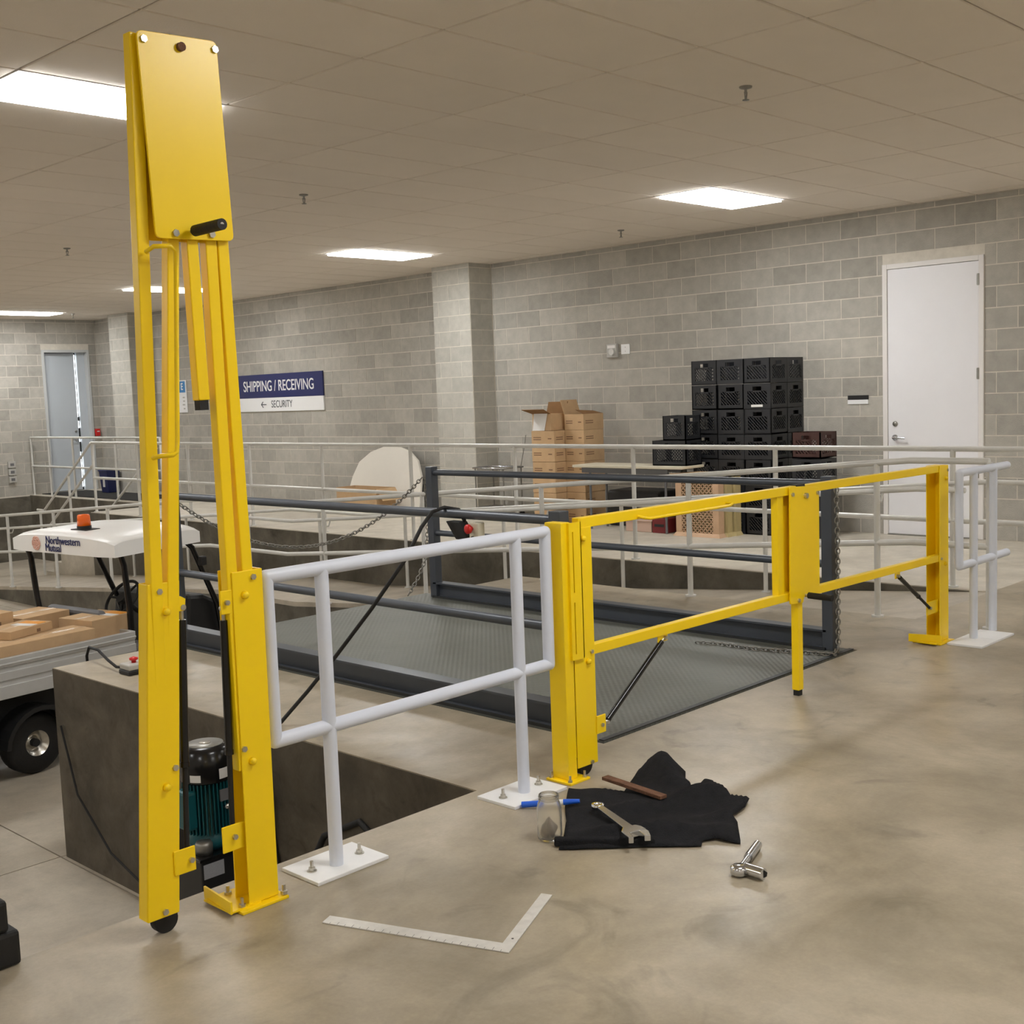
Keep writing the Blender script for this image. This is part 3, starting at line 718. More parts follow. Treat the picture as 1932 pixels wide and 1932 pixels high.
# receiving post
rc = thing('gate_post', 'yellow receiving post with slotted cover at the white rail end', 'post', (-.066, 0, 0))
MB().box(-.093, -.040, -.05, .04, .010, 1.075).build('post_tube', 'yellow', rc, .003)
cv = MB().box(-.060, -.0395, -.062, -.0505, .507, 1.072).box(-.0335, .015, -.062, -.056, .507, 1.072).box(.010, .015, -.062, -.045, .507, 1.072)
for z0, z1 in ((1.035, 1.072), (.745, .785), (.507, .530)): cv.box(-.0395, -.0335, -.062, -.056, z0, z1)
cv.build('slotted_cover', 'yellow', rc)
MB().box(-.119, .003, -.082, .055, 0, .010).build('base_plate', 'yellow', rc, .002)
bolts(rc, 'anchor_bolt', 'zinc', [(x, y, .010) for x, y in ((-.105, .038), (-.105, -.066), (-.014, -.066))], (0,0,1), .010, .009, .018)

# ================================================================== NEW WHITE GUARD RAILS
def guard(name, label, root, xs, xp, y, zt, zb, plates, r=.0242, bolts=True, ends=2):
    t = thing(name, label, 'railing', root)
    x0, x1 = xs
    MB().tube([(x0+r, y, zt), (x1-(r if ends == 2 else 0), y, zt)], r, 16).build('top_rail', 'white_paint', t)
    MB().tube([(x0+r, y, zb), (x1-(r if ends == 2 else 0), y, zb)], r, 16).build('lower_rail', 'white_paint', t)
    for x in (x0+r, x1-r)[:ends]: 
        e_ = MB().cyl((x, y, zb), (x, y, zt), r, 16)
        for zz in (zb, zt): e_.lathe([(r*math.sin(PI*k/8), -r*math.cos(PI*k/8)) for k in range(9)], (x, y, zz), n=16)
        e_.build('end_tube', 'white_paint', t)
    for x in xp: MB().cyl((x, y, .012), (x, y, zt), r, 16).build('post', 'white_paint', t)
    for (a0, a1, b0, b1) in plates:
        p = MB().box(a0, a1, b0, b1, 0, .013).build('base_plate', 'plate_white', t, .002)
        if bolts:
            for x in (a0+.048, a1-.052):
                m_ = MB(); m_.cyl((x, y+.017, .013), (x, y+.017, .016), .017, 14); bolt(m_, (x, y+.017, .016), (0,0,1), .012, .011, .022)
                m_.build('anchor_bolt', 'zinc', p)
    return t
guard('guard_rail', 'new white two-post guard rail between the two yellow gates', (-.78, 0, 0), (-1.50, -.112), (-1.2538, -.3102), 0, 1.043, .50,
      [(-1.394, -1.088, -.081, .125), (-.462, -.155, -.094, .115)])
guard('guard_rail', 'new white guard rail section past the far end of the lowered gate', (3.55, -.25, 0), (3.20, 3.935), (3.43, 3.72), -.245, 1.035, .48,
      [(3.22, 3.46, -.385, -.17), (3.463, 3.70, -.385, -.17)], bolts=False, ends=1)

# ================================================================== PIT EQUIPMENT
pu = thing('hydraulic_power_unit', 'teal electric motor on a black hydraulic tank in the pit', 'motor', (-.6, 1.9, LOW))
MB().box(-.80, -.47, 1.66, 2.12, LOW, -.545).build('tank', 'black_plastic', pu, .008)
MB().box(-.815, -.455, 1.645, 2.135, -.545, -.53).build('tank_lid', 'black_gloss', pu, .003)
MB().box(-.79, -.68, 1.657, 1.660, -.635, -.565).build('data_label', 'grey_label', pu); MB().box(-.62, -.50, 1.657, 1.660, -.635, -.565).build('data_label', 'grey_label', pu)
mc = (-.655, 1.805)
MB().lathe([(.0, -.53), (.10, -.53), (.112, -.49), (.095, -.47), (.095, -.19), (0, -.19)], (mc[0], mc[1], 0)).build('motor_housing', 'teal', pu)
fn = MB()
for k in range(40):
    a = 2*PI*k/40; c, s = math.cos(a), math.sin(a)
    fn.bar((mc[0]+c*.106, mc[1]+s*.106, -.45), (mc[0]+c*.106, mc[1]+s*.106, -.20), .005, .032, (c, s, 0))
fn.build('cooling_fins', 'teal', pu)
MB().lathe([(0, -.20), (.123, -.20), (.127, -.19), (.127, -.115), (.113, -.055), (.090, -.03), (0, -.03)], (mc[0], mc[1], 0), n=32).build('fan_cover', 'black_gloss', pu)
MB().lathe([(0, -.03), (.088, -.03), (.088, -.026), (0, -.026)], (mc[0], mc[1], 0), n=28).build('fan_grille', 'galv', pu)
MB().lathe([(0, -.026), (.028, -.026), (.028, -.022), (0, -.022)], (mc[0], mc[1], 0), n=20).build('grille_disc', 'zinc', pu)
def on_drum(ang, z0, z1, w_, r=.129, name='warning_label', mat='white_label'):
    m_ = MB(); n = 5; vs = []
    for i in range(n+1):
        a = ang+(i/n-.5)*w_/r
        vs += [(mc[0]+r*math.cos(a), mc[1]+r*math.sin(a), z0), (mc[0]+r*math.cos(a), mc[1]+r*math.sin(a), z1)]
    m_.add(vs, [(2*i, 2*i+2, 2*i+3, 2*i+1) for i in range(n)]); return m_.build(name, mat, pu, fix=False)
on_drum(-2.55, -.185, -.15, .055); on_drum(-1.45, -.18, -.13, .05)
MB().box(mc[0]-.155, mc[0]-.09, mc[1]-.06, mc[1]+.05, -.42, -.23).build('terminal_box', 'teal', pu, .015)
MB().box(mc[0]-.01, mc[0]+.05, mc[1]-.130, mc[1]-.120, -.29, -.235).build('name_plate', 'cart_grey', pu)
MB().lathe([(0, 0), (.016, 0), (.014, .02), (0, .022)], (mc[0]+.03, mc[1]-.110, -.325), (0,-1,0), 14).build('eye_bolt', 'chrome', pu)
MB().lathe([(0, 0), (.040, 0), (.042, .02), (.042, .045), (.035, .058), (0, .06)], (-.745, 1.72, -.53), n=18).build('filler_cap', 'galv', pu)
MB().cyl((-.53, 1.72, -.53), (-.53, 1.72, -.45), .03, 14).cyl((-.53, 1.72, -.46), (-.47, 1.70, -.42), .022, 12).build('valve', 'galv', pu)
tag(MB().tube([(-.62, 1.5, LOW+.02), (-.5, 1.35, -.75), (-.42, 1.2, -.42), (-.405, .95, -.30), (-.405, .72, -.42), (-.41, .56, -.75), (-.42, .5, LOW+.05)], .016, 8).build('pit_hose', 'black_rubber'), 'black hydraulic hose looping against the pit wall', 'hose')
tag(MB().tube([(-.41, 3.88, -.35), (-.42, 3.7, -.75), (-.43, 3.3, -1.02), (-.45, 2.7, -1.16), (-.55, 2.4, LOW+.02), (-.70, 2.25, LOW+.02)], .007, 8).build('floor_cable', 'black_rubber'), 'thin black cable running down the concrete face to the motor', 'cable')
cbx = thing('control_box', 'small grey control box with a red button lying on the concrete', 'control', (-.10, 3.38, 0))
MB().box(-.22, -.08, 3.33, 3.46, 0.001, .03).build('base', 'black_plastic', cbx, .008); MB().box(-.215, -.085, 3.335, 3.455, .03, .065).build('case', 'plug_grey', cbx, .008)
MB().lathe([(0, 0), (.014, 0), (.014, .014), (.026, .018), (.026, .03), (0, .038)], (-.15, 3.395, .065), (0,0,1), 16).build('red_button', 'red', cbx)
tag(MB().tube([(-.18, 3.455, .03), (-.20, 3.52, .03), (-.18, 3.66, .05), (-.16, 3.82, .09), (-.14, 3.98, .085), (-.13, 4.04, .02), (-.12, 4.05, -.3)], .009, 8).build('box_cable', 'black_rubber'), 'black cable from the small control box over the slab edge', 'cable')
bp_ = thing('dock_bumper', 'black moulded rubber block at the dock edge', 'bumper', (-2.42, .17, 0))
MB().box(-2.62, -2.285, .155, .30, .001, .105).box(-2.62, -2.285, .197, .30, -.32, .001).build('block', 'black_rubber', bp_, .012)
MB().box(-2.62, -2.312, .16, .29, .105, .20).build('raised_block', 'black_rubber', bp_, .012)
MB().cyl((-2.345, .21, .20), (-2.345, .21, .214), .018, 10).build('bolt_cap', 'black_plastic', bp_)

# ================================================================== UTILITY CART
CT = math.radians(7); CO = Vector((.164, 5.79, LOW))
cart = thing('utility_cart', 'small utility cart with a white roof and open metal cargo bed', 'cart', CO, CT)
def cl(name, mb, mat, bev=0.0, par=None): return mb.build(name, mat, par or cart, bev, local=True)
G = LOW   # local z = world z - LOW
def Z(z): return z-G
bed = cl('cargo_bed', MB().box(-1.15, .98, .0, 1.18, Z(-.56), Z(-.50)), 'cart_bed')
def bedside(y, s):
    m_ = MB().box(-1.15, .98, y-.015, y+.015, Z(-.54), Z(-.232))
    for z0, z1 in ((-.30, -.232), (-.40, -.335), (-.54, -.44)): m_.box(-1.15, .98, y+s*.015-.012, y+s*.015+.012, Z(z0), Z(z1))
    m_.box(-1.15, .98, y+s*.03-.004, y+s*.03+.004, Z(-.285), Z(-.270)); return m_
cl('bed_side', bedside(-.10, -1), 'cart_bed', .004); cl('bed_side', bedside(1.22, 1), 'cart_bed', .004)
cl('bed_front', MB().box(.955, .985, -.10, 1.22, Z(-.54), Z(-.232)), 'cart_bed', .004); cl('bed_rear', MB().box(-1.16, -1.13, -.10, 1.22, Z(-.54), Z(-.232)), 'cart_bed', .004)
cl('chassis', MB().box(-1.0, 2.25, .12, 1.0, Z(-.98), Z(-.58)), 'black_plastic', .03)
def wheel(x, y, s):
    prof = [(.10, -.09), (.19, -.095), (.225, -.08), (.243, -.05), (.245, 0), (.243, .05), (.225, .08), (.19, .095), (.10, .09)]
    t = cl('tire', MB().lathe(prof, (x, y, .245), (0,1,0), 32), 'black_rubber')
    rim = [(0, s*-.03), (.04, s*-.03), (.045, s*-.012), (.07, s*-.02), (.085, s*-.055), (.115, s*-.06), (.122, s*-.085), (.128, s*-.085), (.128, 0), (0, 0)]
    r_ = cl('rim', MB().lathe(rim, (x, y, .245), (0,s*1 if False else 1,0), 28), 'zinc', 0, t)
    cl('hub_cap', MB().cyl((x, y-s*.03, .245), (x, y-s*.075, .245), .032, 16), 'black_plastic', 0, t)
for (x, y, s) in ((.12, .10, 1), (.12, 1.05, -1), (1.95, .10, 1), (1.95, 1.05, -1)): wheel(x, y, s)
for y0, y1 in ((-.09, .22), (.92, 1.22)):
    m_ = MB(); pts = arc((.12, 0, .245), .31, math.radians(5), math.radians(175), 12); inn = arc((.12, 0, .245), .275, math.radians(5), math.radians(175), 12)
    for i in range(12):
        a, b, c, d = pts[i], pts[i+1], inn[i+1], inn[i]
        m_.hexa([(a[0],y0,a[2]),(b[0],y0,b[2]),(c[0],y0,c[2]),(d[0],y0,d[2]),(a[0],y1,a[2]),(b[0],y1,b[2]),(c[0],y1,c[2]),(d[0],y1,d[2])])
    cl('fender', m_, 'black_plastic')
cl('wheel_well', MB().box(-1.05, -.24, .0, .12, Z(-1.0), Z(-.57)).box(.45, .95, .06, .12, Z(-1.0), Z(-.57)), 'black_plastic')
cl('seat', MB().box(1.0, 1.36, .12, 1.05, Z(-.58), Z(-.42)).hexa([(.96,.14,Z(-.42)),(1.06,.14,Z(-.42)),(1.06,1.03,Z(-.42)),(.96,1.03,Z(-.42)),(.86,.20,Z(-.09)),(.93,.20,Z(-.07)),(.93,.97,Z(-.07)),(.86,.97,Z(-.09))]), 'cart_grey', .03)
cw = MB().prism([(1.66, Z(-.95)), (2.55, Z(-.95)), (2.58, Z(-.70)), (2.42, Z(-.42)), (2.02, Z(-.16)), (1.84, Z(-.07)), (1.66, Z(-.05)), (1.62, Z(-.4))], 'y', .05, 1.12)
cl('front_cowl', cw, 'black_plastic', .04)
sw = MB(); c0 = Vector((1.20, .34, Z(-.03))); ax = Vector((-.75, 0, .66)).normalized(); u = Vector((0,1,0)); v = ax.cross(u)
sw.tube([c0+(u*math.cos(2*PI*i/28)+v*math.sin(2*PI*i/28))*.175 for i in range(28)], .014, 8, closed=True)
for a in (0, 2.1, 4.2): sw.cyl(c0, c0+(u*math.cos(a)+v*math.sin(a))*.175, .010, 8)
sw.cyl(c0-ax*.02, c0+ax*.02, .05, 16); sw.cyl(c0, c0-ax*.62, .022, 10)
cl('steering_wheel', sw, 'black_rubber')
cl('floor_pan', MB().box(.95, 1.75, .06, 1.1, Z(-.90), Z(-.84)), 'black_plastic')
# roof
RX0, RX1, RY0, RY1, RZ = .84, 1.76, -.08, 1.42, Z(.485)
def roof_mesh():
    m_ = MB(); nx, ny = 14, 16; V_ = []
    for i in range(nx+1):
        for j in range(ny+1):
            a, b = i/nx, j/ny
            ex_ = min(a, 1-a)*2; ey_ = min(b, 1-b)*2
            z = RZ+.028*(1-(1-min(1, ex_*2.6))**3)+.032*(1-(1-min(1, ey_*2.2))**3)+.022*math.sin(PI*b)+.02*a
            V_.append((RX0+(RX1-RX0)*a + (.03*(1-min(1, ey_*4))*(1 if a < .5 else -1)), RY0+(RY1-RY0)*b, z))
    m_.add(V_, [(i*(ny+1)+j, (i+1)*(ny+1)+j, (i+1)*(ny+1)+j+1, i*(ny+1)+j+1) for i in range(nx) for j in range(ny)], True)
    o0 = len(V_)
    return m_, V_, nx, ny
m_, V_, nx, ny = roof_mesh()
edge = [i*(ny+1) for i in range(nx+1)]+[nx*(ny+1)+j for j in range(1, ny+1)]+[i*(ny+1)+ny for i in range(nx-1, -1, -1)]+[j for j in range(ny-1, 0, -1)]
n0 = len(m_.v)
for e in edge:
    p = m_.v[e]; m_.v.append(Vector((p.x, p.y, RZ-.10+.03*((p.x-RX0)/(RX1-RX0)))))
ne = len(edge)
for k in range(ne): m_.f.append((edge[k], edge[(k+1) % ne], n0+(k+1) % ne, n0+k)); m_.s.append(False)
m_.f.append(tuple(n0+k for k in range(ne))); m_.s.append(False)
rf = cl('roof', m_, 'cart_white')
INVC = INV[cart.name]
INV[rf.name] = Matrix.Identity(4)
text('Northwestern', .094, 'navy', rf, (RX0-.004, .60, RZ+.010), (0,-1,0), (0,0,1), .92, align='CENTER', ext=.002)
text('Mutual', .094, 'navy', rf, (RX0-.004, .745, RZ-.055), (0,-1,0), (0,0,1), .92, align='CENTER', ext=.002)
lgm = MB()
for k in range(6):
    a = 2*PI*k/6; c = Vector((RX0-.003, 1.0+.024*math.cos(a), RZ-.022+.024*math.sin(a)))
    lgm.tube([c+Vector((0, .034*math.cos(2*PI*i/14), .034*math.sin(2*PI*i/14))) for i in range(14)], .006, 5, closed=True)
cl('emblem', lgm, 'logo_pink', 0, rf)
bk = cl('beacon_base', MB().box(1.0, 1.14, .50, .72, RZ+.055, RZ+.092).cyl((1.06, .61, RZ+.085), (1.06, .61, RZ+.12), .06, 18), 'black_plastic', 0, rf)
plabel(cl('beacon', MB().lathe([(0, .12), (.058, .12), (.052, .205), (.046, .216), (0, .22)], (1.06, .61, RZ), n=20), 'amber', 0, rf), 'orange warning beacon')
for (y, yb2, dx) in ((.0, -.04, 0.0), (1.32, 1.24, -.03)):
    cl('rear_roof_post', MB().tube([(.93+dx, y, RZ-.05), (.975+dx, y, RZ-.09), (1.0+dx, y, RZ-.18), (1.03+dx, y, Z(-.06)), (1.0, yb2, Z(-.35)), (1.02, yb2, Z(-.62))], .026, 10), 'black_gloss')
cl('front_roof_post', MB().tube([(1.60, .0, RZ-.03), (1.70, .0, RZ-.12), (1.93, .0, Z(-.16)), (1.97, .0, Z(-.40))], .024, 10), 'black_gloss')
cl('front_roof_post', MB().tube([(1.32, 1.0, RZ-.03), (1.40, 1.0, RZ-.14), (1.62, 1.0, Z(-.16)), (1.68, 1.0, Z(-.40))], .024, 10), 'black_gloss')
cl('side_mirror', MB().box(1.74, 1.80, -.07, -.01, Z(.20), Z(.28)), 'black_plastic', .01)
# cartons in the bed: placed in world space via the cart frame
CMW = Matrix.Translation(CO) @ Matrix.Rotation(CT, 4, 'Z')
def carton(label, x0, y0, z0, sx, sy, sz, rz=0.0, tilt=0.0, labelpos=None, tape_axis='x', cat='box', group='cartons in the cart bed', frame=True, marks=True):
    base = (CMW @ Vector((x0, y0, z0))) if frame else Vector((x0, y0, z0))
    t = thing('cardboard_box', label, cat, base, (CT if frame else 0)+rz, group)
    t.rotation_euler = (tilt, 0, (CT if frame else 0)+rz)
    body = MB().box(0, sx, 0, sy, 0, sz).build('carton', 'cardboard', t, .003, local=True)
    if tape_axis == 'x': MB().box(-.001, sx+.001, sy/2-.025, sy/2+.025, sz, sz+.0012).build('tape', 'tape', t, local=True)
    else: MB().box(sx/2-.025, sx/2+.025, -.001, sy+.001, sz, sz+.0012).build('tape', 'tape', t, local=True)
    if labelpos:
        lx, ly = labelpos
        MB().box(lx, lx+.08, ly, ly+.20, sz+.001, sz+.0026).build('shipping_label', 'white_label', t, local=True)
        MB().box(lx+.08, lx+.18, ly, ly+.20, sz+.001, sz+.0026).build('orange_sticker', 'orange_label', t, local=True)
    if marks:
        MB().box(sx*.62, sx*.62+.04, -.0015, 0, sz*.15, sz*.55).build('printed_mark', 'ink', t, local=True)
    return t
BZ = Z(-.50)
carton('long shipping carton lying along the near side of the cart bed', -.75, -.06, BZ, 1.40, .30, .345, marks=False)
carton('shipping carton with an orange sticker at the front of the bed', .68, .02, BZ, .42, .40, .39, .12, labelpos=(.22, .02), tape_axis='x')
carton('flat shipping carton with an orange sticker lying on the long carton', .02, .10, BZ+.347, .46, .30, .065, .30, labelpos=(.24, .02), tape_axis='x')
carton('shipping carton in the middle of the pile with tape across it', .40, .56, BZ, .46, .40, .41, .1, tape_axis='x')
carton('shipping carton topmost on the pile in the cart bed', -.10, .50, BZ+.345, .40, .42, .15, .06, tape_axis='x')
carton('shipping carton at the bottom of the pile in the cart bed', -.62, .42, BZ, .90, .50, .34, .03, tape_axis='x', marks=False)

# ================================================================== REAR DOCK GOODS
# milk crates
def crate_mesh(w_=.328, d=.328, h=.262, mat='crate_black'):
    m_ = MB(); t = .012; a, b = w_/2, d/2
    m_.box(-a, a, -b, b, 0, .012)
    def side(org, ux, L_):
        ux = Vector(ux); uy = Vector((0,0,1)); uz = ux.cross(uy)
        def bx(u0, u1, z0, z1, dp=t):
            p = [org+ux*u+uz*(-k)+uy*z for z in (z0, z1) for (u, k) in ((u0,0),(u1,0),(u1,dp),(u0,dp))]
            m_.hexa(p)
        bx(-L_/2, L_/2, 0, .045); bx(-L_/2, L_/2, h-.03, h); bx(-L_/2, -L_/2+.045, .045, h-.03); bx(L_/2-.045, L_/2, .045, h-.03)
        bx(-L_/2+.045, -.055, h-.075, h-.03); bx(.055, L_/2-.045, h-.075, h-.03); bx(-.055, .055, h-.088, h-.072)
        z0, z1 = .045, h-.075; u0, u1 = -L_/2+.045, L_/2-.045
        for sgn in (-1,):
            k = -12
            while k < 12:
                c = k*.036
                pts = []
                ua, ub = u0, u1
                za = z0 + (ua*sgn - c) + .10; zb = z0 + (ub*sgn - c) + .10
                # clip the bar to the panel
                pa, pb = Vector((ua, za)), Vector((ub, zb)); dv = pb-pa; t0, t1 = 0.0, 1.0
                for lim, s_ in ((z0, 1), (z1, -1)):
                    fa = (pa.y-lim)*s_; fb = (pb.y-lim)*s_
                    if fa < 0 and fb < 0: t0, t1 = 1, 0; break
                    if fa < 0: t0 = max(t0, fa/(fa-fb))
                    elif fb < 0: t1 = min(t1, fa/(fa-fb))
                if t1-t0 > .02:
                    A = pa+dv*t0; B = pa+dv*t1
                    m_.bar(org+ux*A.x+uy*A.y-uz*(t*.5), org+ux*B.x+uy*B.y-uz*(t*.5), .0105, t*.6, uz)
                k += 1
    side(Vector((-a, 0, 0)), (0,-1,0), d); side(Vector((a, 0, 0)), (0,1,0), d); side(Vector((0, -b, 0)), (1,0,0), w_); side(Vector((0, b, 0)), (-1,0,0), w_)
    o = m_.build('milk_crate', mat, fix=False); me = o.data; bpy.data.objects.remove(o); return me
CM = {'black': crate_mesh(), 'red': crate_mesh(mat='crate_red'), 'wide': crate_mesh(.29, .45, .272), 'slim': crate_mesh(.28, .30, .265)}
def crate(me, x, y, z, label, group, rz_=0.0):
    o = bpy.data.objects.new('milk_crate', me); COL.objects.link(o); o.location = (x, y, z); o.rotation_euler = (0,0,rz_)
    tag(o, label, 'crate', group)
    return o
H = .2675
ORD = ['bottom', 'second', 'third', 'fourth', 'fifth', 'sixth', 'top']
def row(r, n): return 'bottom' if r == 0 else ('top' if r == n-1 else ORD[r]+' from the floor')
CN = ['nearest the folding table', 'in the middle', 'nearest the brown crate']
XS = 7.405
for r in range(7):
    for c in range(3):
        ck = crate(CM['black'], XS, 4.335-c*.333, r*H+.001, 'black milk crate, %s, in the front column %s' % (row(r, 7), CN[c]), 'crates in the tall stack', random.uniform(-.008, .008))
        if (r, c) == (5, 2): MB().box(-.170, -.1645, -.07, .07, .018, .043).build('white_sticker', 'white_label', ck, local=True)
    crate(CM['black'], XS+.333, 3.669, r*H+.001, 'black milk crate, %s, in the column against the wall' % row(r, 7), 'crates in the tall stack')
crate(CM['wide'], 7.06, 4.585, .746, 'wide black crate standing on the folding table', None)
crate(CM['slim'], 7.06, 4.515, 1.022, 'smaller black crate stacked on the wide crate above the table', None)
for r in range(3):
    crate(CM['black'], XS, 3.10, r*.274+.001, 'black milk crate, %s, underneath the reddish-brown crate' % ('bottom', 'middle', 'uppermost')[r], 'crates under the brown crate')
crate(CM['red'], XS, 3.10, 3*.274+.001, 'reddish-brown plastic milk crate on top of black crates', None)
# trays standing on edge in front
def tray(name, mat, label, x, y0, y1, zt, rz_=0.0):
    t = thing(name, label, 'tray', (x, (y0+y1)/2, 0), group='bakery trays on edge')
    W_ = y1-y0; L = lambda nm, mb: mb.build(nm, mat, t, local=True)
    f_ = MB().box(0, .10, -W_/2, -W_/2+.075, .03, zt).box(0, .10, W_/2-.075, W_/2, .03, zt).box(0, .10, -W_/2, W_/2, zt-.03, zt)
    f_.hexa([(-.03,-W_/2-.03,0),(.10,-W_/2-.03,0),(.10,W_/2+.03,0),(-.03,W_/2+.03,0),(0,-W_/2,.04),(.10,-W_/2,.04),(.10,W_/2,.04),(0,W_/2,.04)])
    L('tray_frame', f_)
    lt = MB(); u0, u1, z0, z1 = -W_/2+.075, W_/2-.075, .04, zt-.03
    for sgn in (1, -1):
        c = -(u1-u0)
        while c < (z1-z0)+.001:
            # line z = z0 + c + (u-u0) , mirrored for sgn
            ua = max(0, -c); ub = min(u1-u0, (z1-z0)-c)
            if ub-ua > .01:
                A = (ua, z0+c+ua); B = (ub, z0+c+ub)
                f2 = (lambda u: u0+u) if sgn > 0 else (lambda u: u1-u)
                lt.bar((.006, f2(A[0]), A[1]), (.006, f2(B[0]), B[1]), .010, .008, (1,0,0))
            c += .050
    L('lattice', lt)
    return t
tray('bakery_tray', 'crate_pink', 'pinkish plastic lattice tray standing on edge before the crates', 6.83, 3.90, 4.45, .66)
tray('bakery_tray', 'crate_tan', 'tan plastic lattice tray standing between two other trays', 6.96, 3.88, 4.43, .66)
tray('bakery_tray', 'crate_tan', 'tan plastic lattice tray standing nearest the black crates', 7.09, 3.86, 4.41, .66)
tag(MB().hexa([(6.80,3.95,.664),(7.16,3.90,.664),(7.16,4.36,.664),(6.80,4.50,.664),(6.80,3.95,.672),(7.16,3.90,.672),(7.16,4.36,.672),(6.80,4.50,.672)]).build('cardboard_sheet', 'cardboard'), 'flat piece of cardboard lying on top of the trays', 'cardboard')
# long table
tb = thing('folding_table', 'cream-topped folding table on grey legs beside the crates', 'table', (7.1, 5.10, 0))
MB().box(6.79, 7.22, 4.34, 5.88, .715, .745).build('tabletop', 'table_cream', tb, .006)
MB().box(6.83, 6.855, 4.55, 5.77, .655, .715).box(7.165, 7.19, 4.55, 5.77, .655, .715).build('apron', 'cart_grey', tb)
for x in (6.86, 7.15):
    for y in (4.60, 5.67): MB().cyl((x, y, .004), (x, y, .70), .014, 10).build('leg', 'cart_grey', tb)
for y in (4.60, 5.67): MB().cyl((6.86, y, .3), (7.15, y, .3), .010, 8).build('crossbar', 'cart_grey', tb)
tag(MB().box(7.25, 7.7, 5.0, 5.75, .002, .42).build('storage_tote', 'dark_bag', bevel=.03), 'dark storage tote on the floor behind the folding table', 'tote')
c_ = thing('carton', 'low pale pink carton on the floor under the table', 'box', (6.99, 5.05, 0)); MB().box(6.90, 7.10, 4.84, 5.20, .001, .13).build('body', 'pink_box', c_, .004); MB().box(6.89, 7.11, 4.83, 5.21, .12, .135).build('lid', 'pink_box', c_, .003)
c_ = thing('carton', 'small dark red carton beside the lattice trays', 'box', (6.95, 4.68, 0)); MB().box(6.89, 7.10, 4.63, 4.82, .001, .16).build('body', 'red_box', c_, .004); MB().box(6.888, 6.89, 4.66, 4.79, .07, .10).build('printed_band', 'dark_bag', c_)
# carton stacks
def big_box(x, y, z, label, group, open_=False, sx=.32, sy=.37, sz=.187):
    t = thing('cardboard_box', label, 'box', (x, y, z), random.uniform(-.02, .02), group)
    if not open_:
        MB().box(0, sx, 0, sy, 0, sz-.002).build('carton', 'cardboard', t, .003, local=True)
        MB().box(-.001, sx+.001, sy/2-.025, sy/2+.025, sz-.002, sz-.0008).build('tape', 'tape', t, local=True)
    else:
        k = .006
        MB().box(0, sx, 0, sy, 0, k).box(0, k, 0, sy, k, sz).box(sx-k, sx, 0, sy, k, sz).box(k, sx-k, 0, k, k, sz).box(k, sx-k, sy-k, sy, k, sz).build('carton', 'cardboard', t, local=True)
    for dz in (.10, .075): MB().box(-.0015, 0, sy*.58, sy*.92, dz, dz+.011).build('printed_line', 'ink', t, local=True)
    MB().box(-.0015, 0, sy*.12, sy*.28, .085, .098).build('printed_line', 'ink', t, local=True)
    for dz in (.10, .075): MB().box(sx*.10, sx*.48, -.0015, 0, dz, dz+.010).build('printed_line', 'ink', t, local=True)
    return t
for r in range(6): big_box(7.06, 6.385, r*.188+.001, 'brown carton, %s, of the six-high stack below the opened box' % row(r, 6), 'six-high carton stack')
for r in range(6): big_box(7.25, 6.10-.02, r*.188+.001, 'brown carton, %s, of the stack against the wall behind the six-high stack' % row(r, 7), 'carton stack against the wall', sx=.37, sy=.30)
tp = big_box(7.25, 6.08, 6*.188+.001, 'opened brown carton with a raised flap on the wall-side stack', None, True, .37, .30)
MB().hexa([(0,.30,.185),(.30,.30,.185),(.30,.305,.185),(0,.305,.185),(0,.36,.36),(.30,.36,.36),(.30,.365,.36),(0,.365,.36)]).build('flap', 'cardboard', tp, local=True)
MB().hexa([(0,0,.186),(.37,0,.186),(.37,.005,.186),(0,.005,.186),(.02,.14,.24),(.35,.14,.22),(.35,.145,.22),(.02,.145,.24)]).build('flap', 'cardboard_in', tp, local=True)
ot = thing('cardboard_box', 'opened box with spread flaps and white paper on the front stack', 'box', (7.07, 6.44, 1.13), .0)
k = .005
MB().box(0, .26, 0, .30, 0, k).box(0, k, 0, .30, k, .20).box(.26-k, .26, 0, .30, k, .20).box(k, .26-k, .30-k, .30, k, .20).box(k, .26-k, 0, k, k, .20).build('carton', 'cardboard', ot, local=True)
MB().hexa([(0,0,.20),(0,.30,.20),(.004,.30,.20),(.004,0,.20),(-.15,-.02,.255),(-.15,.34,.255),(-.146,.34,.26),(-.146,-.02,.26)]).build('flap', 'cardboard_in', ot, local=True)
MB().hexa([(.256,0,.20),(.256,.30,.20),(.26,.30,.20),(.26,0,.20),(.30,-.02,.34),(.30,.30,.34),(.304,.30,.34),(.304,-.02,.34)]).build('flap', 'cardboard_in', ot, local=True)
MB().hexa([(-.012,.10,.0),(-.012,.29,.0),(-.008,.29,.0),(-.008,.10,.0),(-.012,.04,.22),(-.012,.26,.22),(-.008,.26,.22),(-.008,.04,.22)]).build('paper_sheet', 'paper', ot, local=True)
# chrome trolley
tr = thing('chrome_trolley', 'chrome tube trolley frame beside the block pilaster', 'trolley', (7.45, 7.72, 0))
for z in (.64, .55): MB().tube([(7.25, 7.45, z), (7.62, 7.45, z), (7.62, 8.0, z), (7.25, 8.0, z)], .011, 8, closed=True).build('frame_loop', 'chrome', tr)
MB().box(7.26, 7.61, 7.46, 7.99, .545, .556).build('shelf', 'chrome', tr)
for x in (7.27, 7.60):
    for y in (7.47, 7.98): MB().cyl((x, y, .07), (x, y, .64), .010, 8).build('leg', 'galv', tr); MB().cyl((x, y-.012, .036), (x, y+.012, .036), .035, 16).build('caster', 'black_rubber', tr)
MB().tube([(7.60, 7.47, .64), (7.62, 7.40, .95), (7.62, 7.38, 1.05)], .006, 6).build('handle', 'galv', tr)
MB().box(7.28, 7.60, 7.48, 7.97, .12, .13).build('lower_shelf', 'galv', tr)
